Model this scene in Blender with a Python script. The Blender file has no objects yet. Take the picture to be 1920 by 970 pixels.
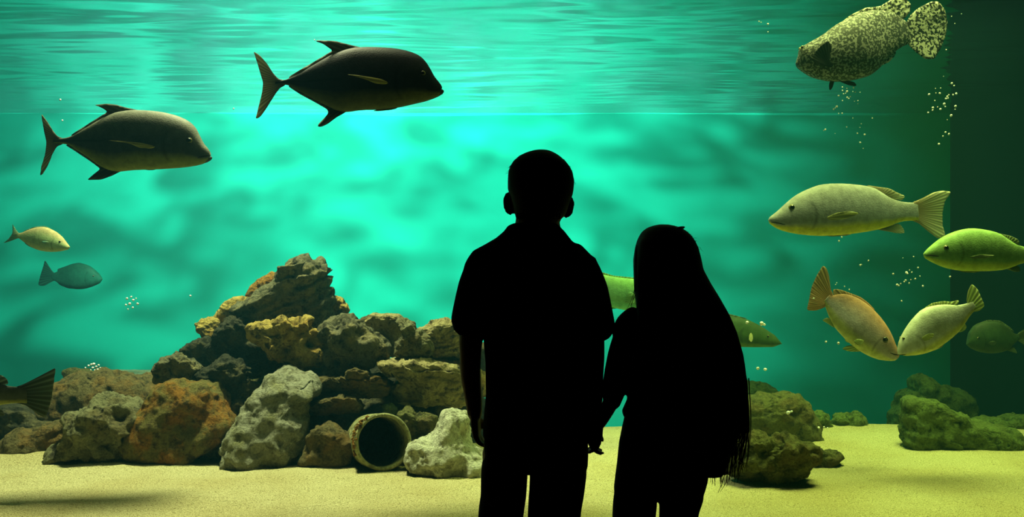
import bpy, bmesh, math, random
import numpy as np
from mathutils import Vector, Matrix, noise, geometry, Euler

C = bpy.context.scene.collection
SC = bpy.context.scene
PI = math.pi

# ------------------------------------------------------------------ camera, world, lamps, exposure
F, CX, CY, EYE = 1900.0, 960.0, 485.0, 1.173     # focal length in pixels, image centre, lens height


def P(px, py, d):
    """the point of the place seen at photo pixel (px, py), d metres in front of the lens"""
    return Vector(((px - CX) * d / F, d, EYE - (py - CY) * d / F))


cam_d = bpy.data.cameras.new('camera')
cam = bpy.data.objects.new('camera', cam_d)
C.objects.link(cam)
cam.location = (0, 0, EYE)
cam.rotation_euler = (PI / 2, 0, 0)
cam_d.sensor_width = 36.0
cam_d.lens = F * 36.0 / 1920.0
cam_d.clip_start = 0.05
SC.camera = cam

w = bpy.data.worlds.new('dark_room')
w.use_nodes = True
w.node_tree.nodes['Background'].inputs[0].default_value = (0, 0, 0, 1)
w.node_tree.nodes['Background'].inputs[1].default_value = 0.0
SC.world = w
SC.view_settings.view_transform = 'Standard'
SC.view_settings.look = 'None'
SC.view_settings.gamma = 1.0
SC.view_settings.use_curve_mapping = False
SC.view_settings.exposure = 0.0
SC.cycles.volume_bounces = 0
SC.cycles.max_bounces = 8
SC.cycles.diffuse_bounces = 1
SC.cycles.transparent_max_bounces = 16
SC.cycles.use_denoising = True


def spot(name, loc, aim, power, col, angle, blend=1.0, radius=0.12, ripple=None):
    """a tank lamp above the water; ripple = (contrast, scale, stretch) breaks its beam up the way a moving surface does"""
    l = bpy.data.lights.new(name, 'SPOT')
    l.energy = power
    l.color = col
    l.spot_size = math.radians(angle)
    l.spot_blend = blend
    l.shadow_soft_size = radius
    o = bpy.data.objects.new(name, l)
    C.objects.link(o)
    o.location = loc
    o.rotation_euler = (Vector(aim) - Vector(loc)).to_track_quat('-Z', 'Y').to_euler()
    if ripple:
        con, scale, stretch, lo, hi = ripple
        l.use_nodes = True
        nt = l.node_tree
        em = nt.nodes['Emission']
        tc = nt.nodes.new('ShaderNodeTexCoord')
        dv = nt.nodes.new('ShaderNodeSeparateXYZ')
        nt.links.new(tc.outputs['Normal'], dv.inputs[0])
        a = nt.nodes.new('ShaderNodeMath'); a.operation = 'DIVIDE'
        nt.links.new(dv.outputs[0], a.inputs[0]); nt.links.new(dv.outputs[2], a.inputs[1])
        b = nt.nodes.new('ShaderNodeMath'); b.operation = 'DIVIDE'
        nt.links.new(dv.outputs[1], b.inputs[0]); nt.links.new(dv.outputs[2], b.inputs[1])
        cb = nt.nodes.new('ShaderNodeCombineXYZ')
        nt.links.new(a.outputs[0], cb.inputs[0]); nt.links.new(b.outputs[0], cb.inputs[1])
        mp = nt.nodes.new('ShaderNodeMapping')
        mp.inputs['Scale'].default_value = stretch
        nt.links.new(cb.outputs[0], mp.inputs[0])
        n = nt.nodes.new('ShaderNodeTexNoise')
        n.inputs['Scale'].default_value = scale
        n.inputs['Detail'].default_value = 2.0
        n.inputs['Roughness'].default_value = 0.45
        n.inputs['Distortion'].default_value = 1.2
        nt.links.new(mp.outputs[0], n.inputs['Vector'])
        mr = nt.nodes.new('ShaderNodeMapRange')
        mr.interpolation_type = 'SMOOTHSTEP'
        mr.inputs['From Min'].default_value = lo
        mr.inputs['From Max'].default_value = hi
        mr.inputs['To Min'].default_value = 1.0 - con
        mr.inputs['To Max'].default_value = 1.0 + con
        nt.links.new(n.outputs[0], mr.inputs[0])
        nt.links.new(mr.outputs[0], em.inputs['Strength'])
    return o


SURF = 2.31      # height of the water surface
spot('lamp_over_back_wall', (-1.7, 5.3, 3.6), (-1.8, 8.0, 1.6), 5200, (0.85, 1.0, 0.95), 110, 1.0, 0.06,
     (0.54, 9.5, (0.50, 1.6, 1.0), 0.36, 0.66))
spot('lamp_over_middle', (-0.1, 5.2, 3.6), (0.1, 8.0, 1.9), 4200, (0.85, 1.0, 0.93), 90, 1.0, 0.06,
     (0.58, 8.5, (0.50, 1.6, 1.0), 0.36, 0.66))
spot('lamp_over_rocks', (-1.25, 4.70, 3.7), (-1.25, 4.55, 0.3), 6000, (1.0, 1.0, 0.55), 74, 0.8, 0.2)
spot('lamp_over_front_sand', (-0.6, 3.85, 3.8), (-0.6, 3.80, 0.3), 420, (1.0, 1.0, 0.55), 100, 0.9, 0.9)
spot('lamp_over_open_sand', (1.6, 4.3, 3.7), (1.5, 4.4, 0.3), 7200, (0.84, 1.0, 0.27), 68, 0.9, 0.8)


# ------------------------------------------------------------------ helpers: objects and tags
def link(name, me, mat=None, parent=None, loc=None, smooth=True):
    o = bpy.data.objects.new(name, me)
    C.objects.link(o)
    if mat is not None:
        me.materials.clear()
        me.materials.append(mat)
    if smooth:
        me.polygons.foreach_set('use_smooth', [True] * len(me.polygons))
    if loc is not None:
        o.location = loc
    if parent is not None:
        o.parent = parent
    return o


def tag(o, label=None, cat=None, group=None, kind=None):
    if label: o['label'] = label
    if cat: o['category'] = cat
    if group: o['group'] = group
    if kind: o['kind'] = kind
    return o


def empty(name, loc, label, cat, group=None):
    o = bpy.data.objects.new(name, None)
    o.empty_display_size = 0.05
    C.objects.link(o)
    o.location = loc
    return tag(o, label, cat, group)


def mesh_from(name, verts, faces):
    me = bpy.data.meshes.new(name)
    me.from_pydata([tuple(v) for v in verts], [], faces)
    me.update()
    return me


def box_mesh(name, x0, x1, y0, y1, z0, z1):
    v = [(x, y, z) for x in (x0, x1) for y in (y0, y1) for z in (z0, z1)]
    f = [(0, 1, 3, 2), (4, 6, 7, 5), (0, 4, 5, 1), (2, 3, 7, 6), (0, 2, 6, 4), (1, 5, 7, 3)]
    return mesh_from(name, v, f)


# ------------------------------------------------------------------ helpers: materials
def mat(name, base=(0.5, 0.5, 0.5), rough=0.8, spec=0.2):
    m = bpy.data.materials.new(name)
    m.use_nodes = True
    b = m.node_tree.nodes['Principled BSDF']
    b.inputs['Base Color'].default_value = (*base, 1)
    b.inputs['Roughness'].default_value = rough
    b.inputs['Specular IOR Level'].default_value = spec
    return m, m.node_tree, b


def N(nt, kind, **kw):
    n = nt.nodes.new(kind)
    for k, v in kw.items():
        if k.startswith('i_'):
            n.inputs[k[2:].replace('_', ' ')].default_value = v
        else:
            setattr(n, k, v)
    return n


def ramp(nt, src, stops, interp='LINEAR'):
    r = nt.nodes.new('ShaderNodeValToRGB')
    r.color_ramp.interpolation = interp
    e = r.color_ramp.elements
    while len(e) < len(stops): e.new(0.5)
    for k, (p, c) in enumerate(stops):
        e[k].position = p
        e[k].color = (*c, 1) if len(c) == 3 else c
    nt.links.new(src, r.inputs[0])
    return r


def mixc(nt, fac, a, b, mode='MIX'):
    m = nt.nodes.new('ShaderNodeMix')
    m.data_type = 'RGBA'
    m.blend_type = mode
    for s, v in ((m.inputs[0], fac), (m.inputs[6], a), (m.inputs[7], b)):
        if hasattr(v, 'node'):
            nt.links.new(v, s)
        elif isinstance(v, (int, float)):
            s.default_value = v
        else:
            s.default_value = (*v, 1)
    return m.outputs[2]


def math_n(nt, op, a, b=None, c=None):
    m = nt.nodes.new('ShaderNodeMath')
    m.operation = op
    for k, v in enumerate((a, b, c)):
        if v is None: continue
        if hasattr(v, 'node'): nt.links.new(v, m.inputs[k])
        else: m.inputs[k].default_value = v
    return m.outputs[0]


def bump(nt, b, height, strength, dist):
    n = nt.nodes.new('ShaderNodeBump')
    n.inputs['Strength'].default_value = strength
    n.inputs['Distance'].default_value = dist
    nt.links.new(height, n.inputs['Height'])
    nt.links.new(n.outputs[0], b.inputs['Normal'])
    return n


# ------------------------------------------------------------------ the setting
TX0, TX1, TY0, TY1 = -4.6, 3.46, 3.33, 8.0      # inside of the tank
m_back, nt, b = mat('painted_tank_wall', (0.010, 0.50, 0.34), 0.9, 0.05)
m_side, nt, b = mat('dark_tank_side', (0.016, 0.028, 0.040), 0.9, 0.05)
m_room, nt, b = mat('black_room_paint', (0.012, 0.012, 0.013), 0.9, 0.1)
m_carpet, nt, b = mat('black_carpet', (0.012, 0.012, 0.014), 0.95, 0.05)

def struct(name, me, m, kind='structure'):
    o = link(name, me, m, smooth=False)
    o['kind'] = kind
    return o

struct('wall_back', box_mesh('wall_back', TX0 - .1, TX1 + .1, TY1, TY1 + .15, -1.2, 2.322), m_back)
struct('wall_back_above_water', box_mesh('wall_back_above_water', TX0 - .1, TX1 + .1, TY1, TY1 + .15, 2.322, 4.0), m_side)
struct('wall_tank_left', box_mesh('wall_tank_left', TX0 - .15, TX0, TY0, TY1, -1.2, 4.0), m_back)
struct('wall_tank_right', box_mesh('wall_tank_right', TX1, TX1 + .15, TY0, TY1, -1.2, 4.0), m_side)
struct('ceiling', box_mesh('ceiling', TX0 - .15, TX1 + .15, 3.2, TY1 + .15, 4.0, 4.1), m_room)
struct('ceiling_visitor_side', box_mesh('ceiling_visitor_side', -3.2, 3.2, -1.2, 3.2, 2.9, 3.0), m_room)
struct('floor', box_mesh('floor', -3.2, 3.2, -1.2, 3.2, -0.1, 0.0), m_carpet)
struct('wall_left', box_mesh('wall_left', -3.35, -3.2, -1.2, 3.2, -0.1, 3.0), m_room)
struct('wall_right', box_mesh('wall_right', 3.2, 3.35, -1.2, 3.2, -0.1, 3.0), m_room)
struct('wall_rear', box_mesh('wall_rear', -3.35, 3.35, -1.35, -1.2, -0.1, 3.0), m_room)


def frame_mesh():
    """the wall round the viewing window"""
    x0, x1, z0, z1 = -2.7, 2.7, 0.22, 2.28
    bm = bmesh.new()
    for a in ((TX0 - .15, x0, -1.2, 4.0), (x1, TX1 + .15, -1.2, 4.0), (x0, x1, -1.2, z0), (x0, x1, z1, 4.0)):
        m = box_mesh('t', a[0], a[1], 3.2, TY0, a[2], a[3])
        bm.from_mesh(m)
        bpy.data.meshes.remove(m)
    me = bpy.data.meshes.new('wall_front')
    bm.to_mesh(me)
    return me

struct('wall_front', frame_mesh(), m_room)

m_glass = bpy.data.materials.new('clear_pane')
m_glass.use_nodes = True
nt = m_glass.node_tree
nt.nodes.clear()
o_ = nt.nodes.new('ShaderNodeOutputMaterial'); t_ = nt.nodes.new('ShaderNodeBsdfTransparent')
t_.inputs[0].default_value = (0.98, 0.98, 0.98, 1)
nt.links.new(t_.outputs[0], o_.inputs[0])
struct('window_1', box_mesh('window_1', -2.7, 2.7, 3.24, 3.30, 0.22, 2.28), m_glass)

# water body: absorbs red, scatters a little of the lamp light
m_water = bpy.data.materials.new('tank_water')
m_water.use_nodes = True
nt = m_water.node_tree
nt.nodes.clear()
o_ = nt.nodes.new('ShaderNodeOutputMaterial')
sca = N(nt, 'ShaderNodeVolumeScatter'); sca.inputs['Color'].default_value = (0.16, 0.74, 1.0, 1); sca.inputs['Density'].default_value = 0.028
sca.inputs['Anisotropy'].default_value = 0.0
ab = N(nt, 'ShaderNodeVolumeAbsorption'); ab.inputs['Color'].default_value = (0.35, 0.97, 0.80, 1); ab.inputs['Density'].default_value = 0.10
ad = N(nt, 'ShaderNodeAddShader')
nt.links.new(sca.outputs[0], ad.inputs[0]); nt.links.new(ab.outputs[0], ad.inputs[1]); nt.links.new(ad.outputs[0], o_.inputs['Volume'])
wt = struct('water', box_mesh('water', TX0 + .002, TX1 - .002, TY0 + .002, TY1 - .002, -1.15, SURF - 0.05), m_water, 'stuff')
tag(wt, 'clear green aquarium water filling the tank', 'water')


def surface_mesh():
    nx, ny = 300, 420
    xs = np.linspace(TX0 - .05, TX1 + .05, nx)
    ys = np.linspace(TY0 - .05, TY1 + .05, ny)
    v = []
    for y in ys:
        for x in xs:
            h = 0.020 * noise.noise(Vector((x * 0.7 + 3, y * 1.7, 0.3))) + 0.009 * noise.noise(Vector((x * 1.8, y * 5.0, 4.3))) \
                + 0.0035 * noise.noise(Vector((x * 3.5, y * 12.0, 9.1)))
            v.append((x, y, SURF + h))
    f = [(j * nx + i, j * nx + i + 1, (j + 1) * nx + i + 1, (j + 1) * nx + i) for j in range(ny - 1) for i in range(nx - 1)]
    return mesh_from('water_surface', v, f)

m_surf = bpy.data.materials.new('rippled_surface_from_below')
m_surf.use_nodes = True
nt = m_surf.node_tree
nt.nodes.clear()
o_ = nt.nodes.new('ShaderNodeOutputMaterial')
g_ = N(nt, 'ShaderNodeBsdfAnisotropic'); g_.inputs['Color'].default_value = (0.95, 1.0, 0.97, 1); g_.inputs['Roughness'].default_value = 0.08
t_ = N(nt, 'ShaderNodeBsdfTransparent')
mx = N(nt, 'ShaderNodeMixShader'); mx.inputs[0].default_value = 0.15
nt.links.new(g_.outputs[0], mx.inputs[1]); nt.links.new(t_.outputs[0], mx.inputs[2]); nt.links.new(mx.outputs[0], o_.inputs[0])
ws = link('water_surface', surface_mesh(), m_surf)
tag(ws, 'rippled underside of the water surface above the fish', 'water surface', kind='structure')


def ss(a, b, x):
    t = min(1, max(0, (x - a) / (b - a)))
    return t * t * (3 - 2 * t)


def sand_z(x, y):
    z = 0.300 + 0.018 * noise.noise(Vector((x * 1.3, y * 1.6, 1.7))) + 0.006 * noise.noise(Vector((x * 4, y * 7, 5.2)))
    z += 0.035 * ss(4.1, 4.6, y) * ss(-1.2, -1.9, x) * (1 - ss(5, 6, y))
    z -= 0.95 * ss(5.30, 6.4, y) * max(ss(-1.9, -1.3, x), ss(-3.1, -3.4, x))
    z += 0.0022 * noise.noise(Vector((x * 23, y * 40, 2.0)))
    return z


def sand_mesh():
    xs = np.linspace(TX0 + .005, TX1 - .005, 420)
    ys = np.concatenate([np.linspace(TY0 + .005, 5.6, 260), np.linspace(5.62, TY1 - .005, 80)])
    nx, ny = len(xs), len(ys)
    v = [(x, y, sand_z(x, y)) for y in ys for x in xs]
    f = [(j * nx + i, j * nx + i + 1, (j + 1) * nx + i + 1, (j + 1) * nx + i) for j in range(ny - 1) for i in range(nx - 1)]
    return mesh_from('sand', v, f)

m_sand, nt, b = mat('coarse_tank_sand', (0.7, 0.62, 0.33), 0.95, 0.1)
tc = N(nt, 'ShaderNodeTexCoord')
n1 = N(nt, 'ShaderNodeTexNoise', i_Scale=260.0, i_Detail=3.0)
n2 = N(nt, 'ShaderNodeTexNoise', i_Scale=2.2, i_Detail=3.0)
n3 = N(nt, 'ShaderNodeTexNoise', i_Scale=95.0, i_Detail=4.0)
mp = N(nt, 'ShaderNodeMapping'); mp.inputs['Scale'].default_value = (1, 1.0, 1)
nt.links.new(tc.outputs['Object'], mp.inputs[0])
for n in (n1, n2, n3): nt.links.new(mp.outputs[0], n.inputs['Vector'])
r1 = ramp(nt, n1.outputs[0], [(0.34, (0.16, 0.135, 0.055)), (0.47, (0.53, 0.475, 0.24)), (0.7, (0.70, 0.64, 0.37))])
r2 = ramp(nt, n2.outputs[0], [(0.35, (0.86, 0.82, 0.74)), (0.6, (1.0, 1.0, 1.0))])
nt.links.new(mixc(nt, 1.0, r1.outputs[0], r2.outputs[0], 'MULTIPLY'), b.inputs['Base Color'])
bump(nt, b, n3.outputs[0], 0.9, 0.016)
sd = link('sand', sand_mesh(), m_sand)
tag(sd, 'coarse pale yellow sand covering the tank bottom', 'sand', kind='stuff')
# ------------------------------------------------------------------ rocks
def ico(sub):
    bm = bmesh.new()
    bmesh.ops.create_icosphere(bm, subdivisions=sub, radius=1.0)
    v = np.array([x.co[:] for x in bm.verts])
    f = [tuple(q.index for q in x.verts) for x in bm.faces]
    bm.free()
    return v, f

ICO = {5: ico(5), 6: ico(6)}


def poly_radius(poly, c, n=720):
    """outline as a distance from c in every direction"""
    out = np.zeros(n)
    pts = [(x - c[0], y - c[1]) for x, y in poly]
    for k in range(n):
        a = 2 * PI * k / n - PI
        dx, dy = math.cos(a), math.sin(a)
        best = 0
        for i in range(len(pts)):
            (x1, y1), (x2, y2) = pts[i], pts[(i + 1) % len(pts)]
            ex, ey = x2 - x1, y2 - y1
            den = dx * ey - dy * ex
            if abs(den) < 1e-9: continue
            t = (x1 * ey - y1 * ex) / den
            s = (x1 * dy - y1 * dx) / den
            if t > 0 and -1e-6 <= s <= 1 + 1e-6: best = max(best, t)
        out[k] = best
    k = np.array([1, 2, 3, 2, 1.0]); k /= k.sum()
    return np.convolve(np.concatenate([out[-2:], out, out[:2]]), k, 'valid')


_rm = {}
def rock_mat(base, accent, dark=(0.03, 0.028, 0.02), amount=0.5):
    key = (base, accent, dark, amount)
    if key in _rm: return _rm[key]
    m, nt, b = mat('rock', base, 0.92, 0.12)
    tc = N(nt, 'ShaderNodeTexCoord')
    n1 = N(nt, 'ShaderNodeTexNoise', i_Scale=9.0, i_Detail=6.0, i_Roughness=0.62)
    n2 = N(nt, 'ShaderNodeTexNoise', i_Scale=24.0, i_Detail=8.0, i_Roughness=0.7)
    n3 = N(nt, 'ShaderNodeTexNoise', i_Scale=90.0, i_Detail=4.0, i_Roughness=0.7)
    for n in (n1, n2, n3): nt.links.new(tc.outputs['Object'], n.inputs['Vector'])
    lo = 0.62 - 0.3 * amount
    r1 = ramp(nt, n1.outputs[0], [(lo, (0, 0, 0)), (lo + 0.14, (1, 1, 1))])
    c = mixc(nt, r1.outputs[0], base, accent)
    r2 = ramp(nt, n2.outputs[0], [(0.36, (1, 1, 1)), (0.50, (0, 0, 0))])
    c = mixc(nt, r2.outputs[0], c, dark)  # dark tone follows the bump hollows, imitating crevice shade
    r3 = ramp(nt, n3.outputs[0], [(0.3, (0.6, 0.6, 0.6)), (0.7, (1.2, 1.2, 1.2))])
    nt.links.new(mixc(nt, 1.0, c, r3.outputs[0], 'MULTIPLY'), b.inputs['Base Color'])
    h = math_n(nt, 'ADD', n2.outputs[0], math_n(nt, 'MULTIPLY', n3.outputs[0], 0.35))
    bump(nt, b, h, 1.0, 0.03)
    _rm[key] = m
    return m


def rock(poly, d, m, label, thick=0.42, rough=0.05, strata=0.0, tilt=0.0, pits=0.12, box=0.62, name='rock', sub=None, seed=None, group=None,
         cat='rock', shift=0.0, wedge=0.22):
    seed = seed if seed is not None else (hash(label) if False else sum(map(ord, label)))
    cx = sum(p[0] for p in poly) / len(poly); cy = sum(p[1] for p in poly) / len(poly)
    xs = [p[0] for p in poly]; ys = [p[1] for p in poly]
    cx = 0.5 * cx + 0.25 * (min(xs) + max(xs)); cy = 0.5 * cy + 0.25 * (min(ys) + max(ys))
    R = poly_radius(poly, (cx, cy))
    s = d / F
    size = 0.5 * (max(xs) - min(xs) + max(ys) - min(ys)) * s * 0.5
    D = size * 2 * thick
    sub = 6 if size > 0.085 else 5
    V, faces = ICO[sub]
    n = len(R)
    th = np.arctan2(-V[:, 2], V[:, 0])               # photo y points down
    idx = (th + PI) / (2 * PI) * n
    i0 = np.floor(idx).astype(int) % n; fr = idx - np.floor(idx)
    rr = R[i0] * (1 - fr) + R[(i0 + 1) % n] * fr
    cphi = np.sqrt(V[:, 0] ** 2 + V[:, 2] ** 2)
    sphi = V[:, 1]
    pr = np.power(np.clip(cphi, 0, 1), box)
    X = np.cos(th) * rr * pr * s
    Z = -np.sin(th) * rr * pr * s
    Y = np.sign(sphi) * np.power(np.abs(sphi), box) * D
    pts = np.stack([X, Y, Z], 1)
    me = mesh_from(name, pts, faces)
    nr = np.zeros(len(pts) * 3); me.vertices.foreach_get('normal', nr); nr = nr.reshape(-1, 3)
    off = Vector((seed * 1.37 % 50, seed * 0.71 % 50, seed * 2.1 % 50))
    k = 1.0 / max(size, 0.03)
    ct, st = math.cos(tilt), math.sin(tilt)
    disp = np.zeros(len(pts))
    for i in range(len(pts)):
        p = Vector(pts[i])
        q = p * k + off
        v = rough * size * 2.2 * noise.fractal(q * 1.3, 1.0, 2.1, 4)
        v += rough * size * 0.95 * (noise.ridged_multi_fractal(q * 1.9, 0.9, 2.2, 4, 0.9, 2.0) - 1.1)
        v += 0.007 * min(1, size * 6) * (noise.ridged_multi_fractal(p * 16 + off, 0.8, 2.2, 4, 0.9, 2.0) - 1.1)
        if strata:
            u = -p.x * st + p.z * ct
            a = p.x * ct + p.z * st
            ph = u * 4.2 * k + 0.9 * noise.noise(Vector((a, p.y, u)) * k * 1.3 + off) + 0.25 * noise.noise(Vector((a, p.y, u)) * k * 5 + off)
            fr_ = ph - math.floor(ph)
            saw = fr_ / 0.86 if fr_ < 0.86 else (1 - fr_) / 0.14
            amp = 0.6 + 0.8 * noise.noise(Vector((a * 2, p.y, math.floor(ph))) * k + off)
            v += strata * size * (saw - 0.5) * amp
        if pits:
            dd = noise.voronoi(q * 1.25)[0][0]
            v -= pits * size * ss(0.50, 0.15, dd) * 0.60
            dd = noise.voronoi(p * (17.0) + off)[0][0]
            v -= pits * min(size, 0.16) * ss(0.40, 0.12, dd) * 0.20
        disp[i] = v
    disp += 0.025 * size - disp.mean()
    pts = pts + nr * disp[:, None]
    pts[:, 1] += wedge * (pts[:, 2].max() - pts[:, 2])
    me.vertices.foreach_set('co', pts.ravel())
    me.update()
    o = link(name, me, m, loc=P(cx, cy, d) + Vector((0, shift, 0)))
    return tag(o, label, cat, group)


def K(ox, oy, s):
    return lambda pts: [(ox + x / s, oy + y / s) for x, y in pts]

K8 = K(280, 470, 3.881); K1 = K(420, 660, 3.73); K7 = K(0, 660, 3.13); K2 = K(600, 560, 4.85); K3 = K(1340, 690, 3.31)

grey = rock_mat((0.19, 0.18, 0.11), (0.34, 0.29, 0.14), amount=0.45)
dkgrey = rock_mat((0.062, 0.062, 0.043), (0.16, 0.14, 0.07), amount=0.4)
orange = rock_mat((0.406, 0.218, 0.047), (0.34, 0.15, 0.03), (0.08, 0.05, 0.02), 0.5)
gold = rock_mat((0.56, 0.42, 0.12), (0.42, 0.26, 0.06), (0.07, 0.045, 0.02), 0.4)
ochre = rock_mat((0.20, 0.17, 0.055), (0.34, 0.16, 0.03), (0.07, 0.05, 0.02), 0.6)
sandy = rock_mat((0.50, 0.42, 0.20), (0.34, 0.27, 0.11), (0.08, 0.06, 0.03), 0.45)
mottled = rock_mat((0.265, 0.257, 0.140), (0.20, 0.17, 0.08), (0.05, 0.045, 0.03), 0.5)
pale = rock_mat((0.390, 0.390, 0.281), (0.34, 0.33, 0.17), (0.14, 0.13, 0.07), 0.42)
white = rock_mat((0.74, 0.74, 0.54), (0.52, 0.50, 0.32), (0.26, 0.25, 0.16), 0.35)
brown = rock_mat((0.172, 0.140, 0.062), (0.24, 0.15, 0.05), (0.05, 0.04, 0.02), 0.45)
olive = rock_mat((0.172, 0.172, 0.062), (0.16, 0.13, 0.05), (0.05, 0.05, 0.025), 0.5)
mossy = rock_mat((0.156, 0.218, 0.062), (0.13, 0.17, 0.05), (0.04, 0.06, 0.02), 0.5)

# the heap, from its top down
rock(K8([(985,170),(1040,90),(1110,55),(1160,75),(1190,95),(1250,88),(1280,110),(1280,170),(1300,240),(1330,340),(1320,450),(1290,540),(1220,590),(1100,560),(960,530),(840,530),(740,545),(680,500),(620,450),(650,400),(740,330),(860,270),(960,210)]),
     4.85, grey, 'large pointed grey rock with slanting ledges at the very top of the heap', strata=0.22, tilt=0.42, rough=0.06, thick=0.42, wedge=0.1)
rock(K8([(705,330),(740,260),(800,215),(880,175),(950,165),(1020,190),(1060,320),(900,420),(720,400)]), 5.15, orange,
     'reddish orange rock peeping out behind the pointed top rock', rough=0.06)
rock(K8([(470,480),(530,400),(600,355),(690,340),(780,380),(760,520),(640,600),(520,620),(480,560)]), 5.0, gold,
     'rounded golden rock on the slope just below the pointed top rock', rough=0.05)
rock(K8([(350,530),(370,500),(440,495),(520,520),(560,600),(500,670),(470,760),(420,800),(380,760),(390,620),(360,580)]), 4.92, gold,
     'small knobby golden rock jutting out at the edge of the upper slope', rough=0.09, pits=0.3)
rock(K8([(1300,335),(1345,325),(1400,345),(1412,385),(1445,430),(1440,470),(1380,485),(1300,500),(1250,450)]), 5.0, gold,
     'small golden rock sticking out beside the pointed top rock above the open slope', rough=0.09, pits=0.3)
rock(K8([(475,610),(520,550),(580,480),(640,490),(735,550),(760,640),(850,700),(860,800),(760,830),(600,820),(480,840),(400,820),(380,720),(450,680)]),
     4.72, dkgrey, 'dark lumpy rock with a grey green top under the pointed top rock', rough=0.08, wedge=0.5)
rock(K8([(740,560),(780,535),(860,545),(920,550),(965,500),(1020,490),(1080,510),(1160,510),(1175,580),(1240,600),(1250,700),(1260,790),(1180,840),(1060,840),(940,810),(880,790),(870,690),(800,640),(750,620)]),
     4.58, gold, 'yellow rock full of hollows in the middle of the heap below the top rock', rough=0.12, pits=0.55, thick=0.38, wedge=0.25)
rock(K8([(195,760),(260,690),(340,650),(410,630),(450,720),(440,850),(380,870),(300,860)]), 4.8, dkgrey,
     'grey brown wedge rock halfway down the heap slope behind the pale rounded one', rough=0.07)
rock(K8([(40,900),(60,820),(120,765),(190,755),(300,790),(380,860),(360,950),(250,990),(100,1000),(50,950)]), 4.62, grey,
     'rounded grey rock at the foot of the slope on top of the ochre boulder side', rough=0.10, pits=0.35)
rock(K8([(330,900),(430,850),(480,810),(560,780),(640,810),(720,860),(740,1000),(700,1120),(420,1120),(330,1000)]), 4.62, dkgrey,
     'dark ledge rock wedged above the ochre boulder and the tall pale one', rough=0.09, strata=0.12)
rock(K2([(0,290),(60,220),(150,200),(240,165),(320,180),(380,230),(430,270),(530,370),(600,450),(600,530),(520,590),(400,650),(200,660),(60,620),(0,560),(-20,400)]),
     4.60, grey, 'broad grey boulder with a pitted upper face beside the yellow hollowed rock', rough=0.08, pits=0.35, wedge=0.2)
rock(K2([(400,230),(440,165),(500,140),(620,145),(710,155),(750,210),(760,330),(720,430),(700,540),(620,560),(590,440),(500,360),(420,270)]),
     4.78, sandy, 'wedge rock with a flat tan top and black side next to the broad grey boulder', rough=0.035, box=0.5, wedge=0.6)
rock(K2([(345,215),(390,170),(440,152),(490,180),(480,260),(420,280),(370,260)]), 5.0, brown,
     'small brown rock tucked behind the flat tan topped wedge rock', rough=0.06)
rock(K2([(720,200),(770,190),(830,230),(870,290),(960,320),(980,400),(1020,470),(1010,520),(900,545),(760,535),(680,510),(680,440),(740,370),(750,300),(715,260)]),
     4.60, mottled, 'mottled grey green lump with a raised neck beside the tan topped wedge rock', rough=0.10, pits=0.4)
rock(K2([(880,290),(980,260),(1060,215),(1150,205),(1220,215),(1270,260),(1400,300),(1420,450),(1300,560),(1150,565),(1030,550),(1010,460),(980,380),(930,310)]),
     4.78, sandy, 'grey tan rock with a dark crack behind the boy\'s elbow', rough=0.07, strata=0.15, tilt=0.3, wedge=0.6)
rock(K2([(520,600),(560,560),(660,570),(740,580),(860,560),(1000,570),(1130,600),(1230,640),(1270,700),(1300,900),(1330,1000),(1200,1020),(900,1010),(700,960),(640,860),(720,760),(690,700),(600,650)]),
     4.55, sandy, 'wide pale tan slab block with layered top beside the boy\'s forearm', rough=0.045, strata=0.10, tilt=-0.12, box=0.5, wedge=0.7)
rock(K2([(1020,565),(1080,550),(1260,545),(1400,570),(1420,660),(1270,700),(1100,660)]), 4.85, ochre,
     'flat ochre rock lying behind the wide tan slab block', rough=0.06, strata=0.1)
rock(K2([(1330,700),(1440,640),(1500,680),(1525,840),(1500,910),(1400,900),(1330,820)]), 4.85, gold,
     'golden rock seen in the gap between the boy\'s arm and shirt', rough=0.08)
rock(K2([(1340,560),(1440,520),(1510,500),(1560,540),(1560,640),(1500,680),(1400,670)]), 5.1, olive,
     'green grey rock above the golden one in the gap beside the boy\'s shirt', rough=0.08)
rock(K1([(600,240),(660,190),(800,200),(870,140),(930,120),(1000,150),(1020,185),(1090,170),(1140,220),(1160,280),(1130,330),(980,345),(800,330),(640,330)]),
     4.50, brown, 'dark flat slab rock in the middle of the heap above the thinner slab', rough=0.06, strata=0.16, box=0.5, wedge=0.8)
rock(K1([(570,400),(610,355),(720,335),(830,315),(910,330),(960,390),(950,430),(780,450),(620,445)]), 4.42, brown,
     'thin dark slab rock with a lit top edge just above the pipe side', rough=0.05, strata=0.14, box=0.5, wedge=0.8)
rock(K1([(350,190),(380,140),(430,130),(480,160),(560,170),(630,165),(660,200),(650,290),(610,330),(570,420),(600,480),(590,560),(550,640),(510,720),(430,760),(370,790),(200,790),(70,770),(40,660),(70,580),(130,490),(180,400),(240,310),(330,240)]),
     4.42, pale, 'tall leaning pale grey green rock standing on the sand in the middle', rough=0.07, pits=0.22, thick=0.34, wedge=-0.35)
rock(K1([(575,700),(600,580),(640,530),(720,510),(770,520),(860,570),(920,610),(935,660),(910,710),(890,780),(740,820),(620,845),(530,820),(530,760)]),
     4.27, brown, 'small brown boulder with a reddish top leaning on the pipe', rough=0.05, box=0.55, wedge=0.0)
rock(K1([(1310,640),(1350,600),(1450,590),(1490,530),(1540,430),(1590,405),(1640,425),(1690,440),(1710,600),(1740,670),(1810,700),(1830,860),(1740,895),(1640,880),(1500,875),(1400,860),(1330,810),(1305,730)]),
     4.18, white, 'chalky white rock with an upright horn beside the boy\'s hand', rough=0.07, pits=0.2, thick=0.34, wedge=-0.3)
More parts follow.
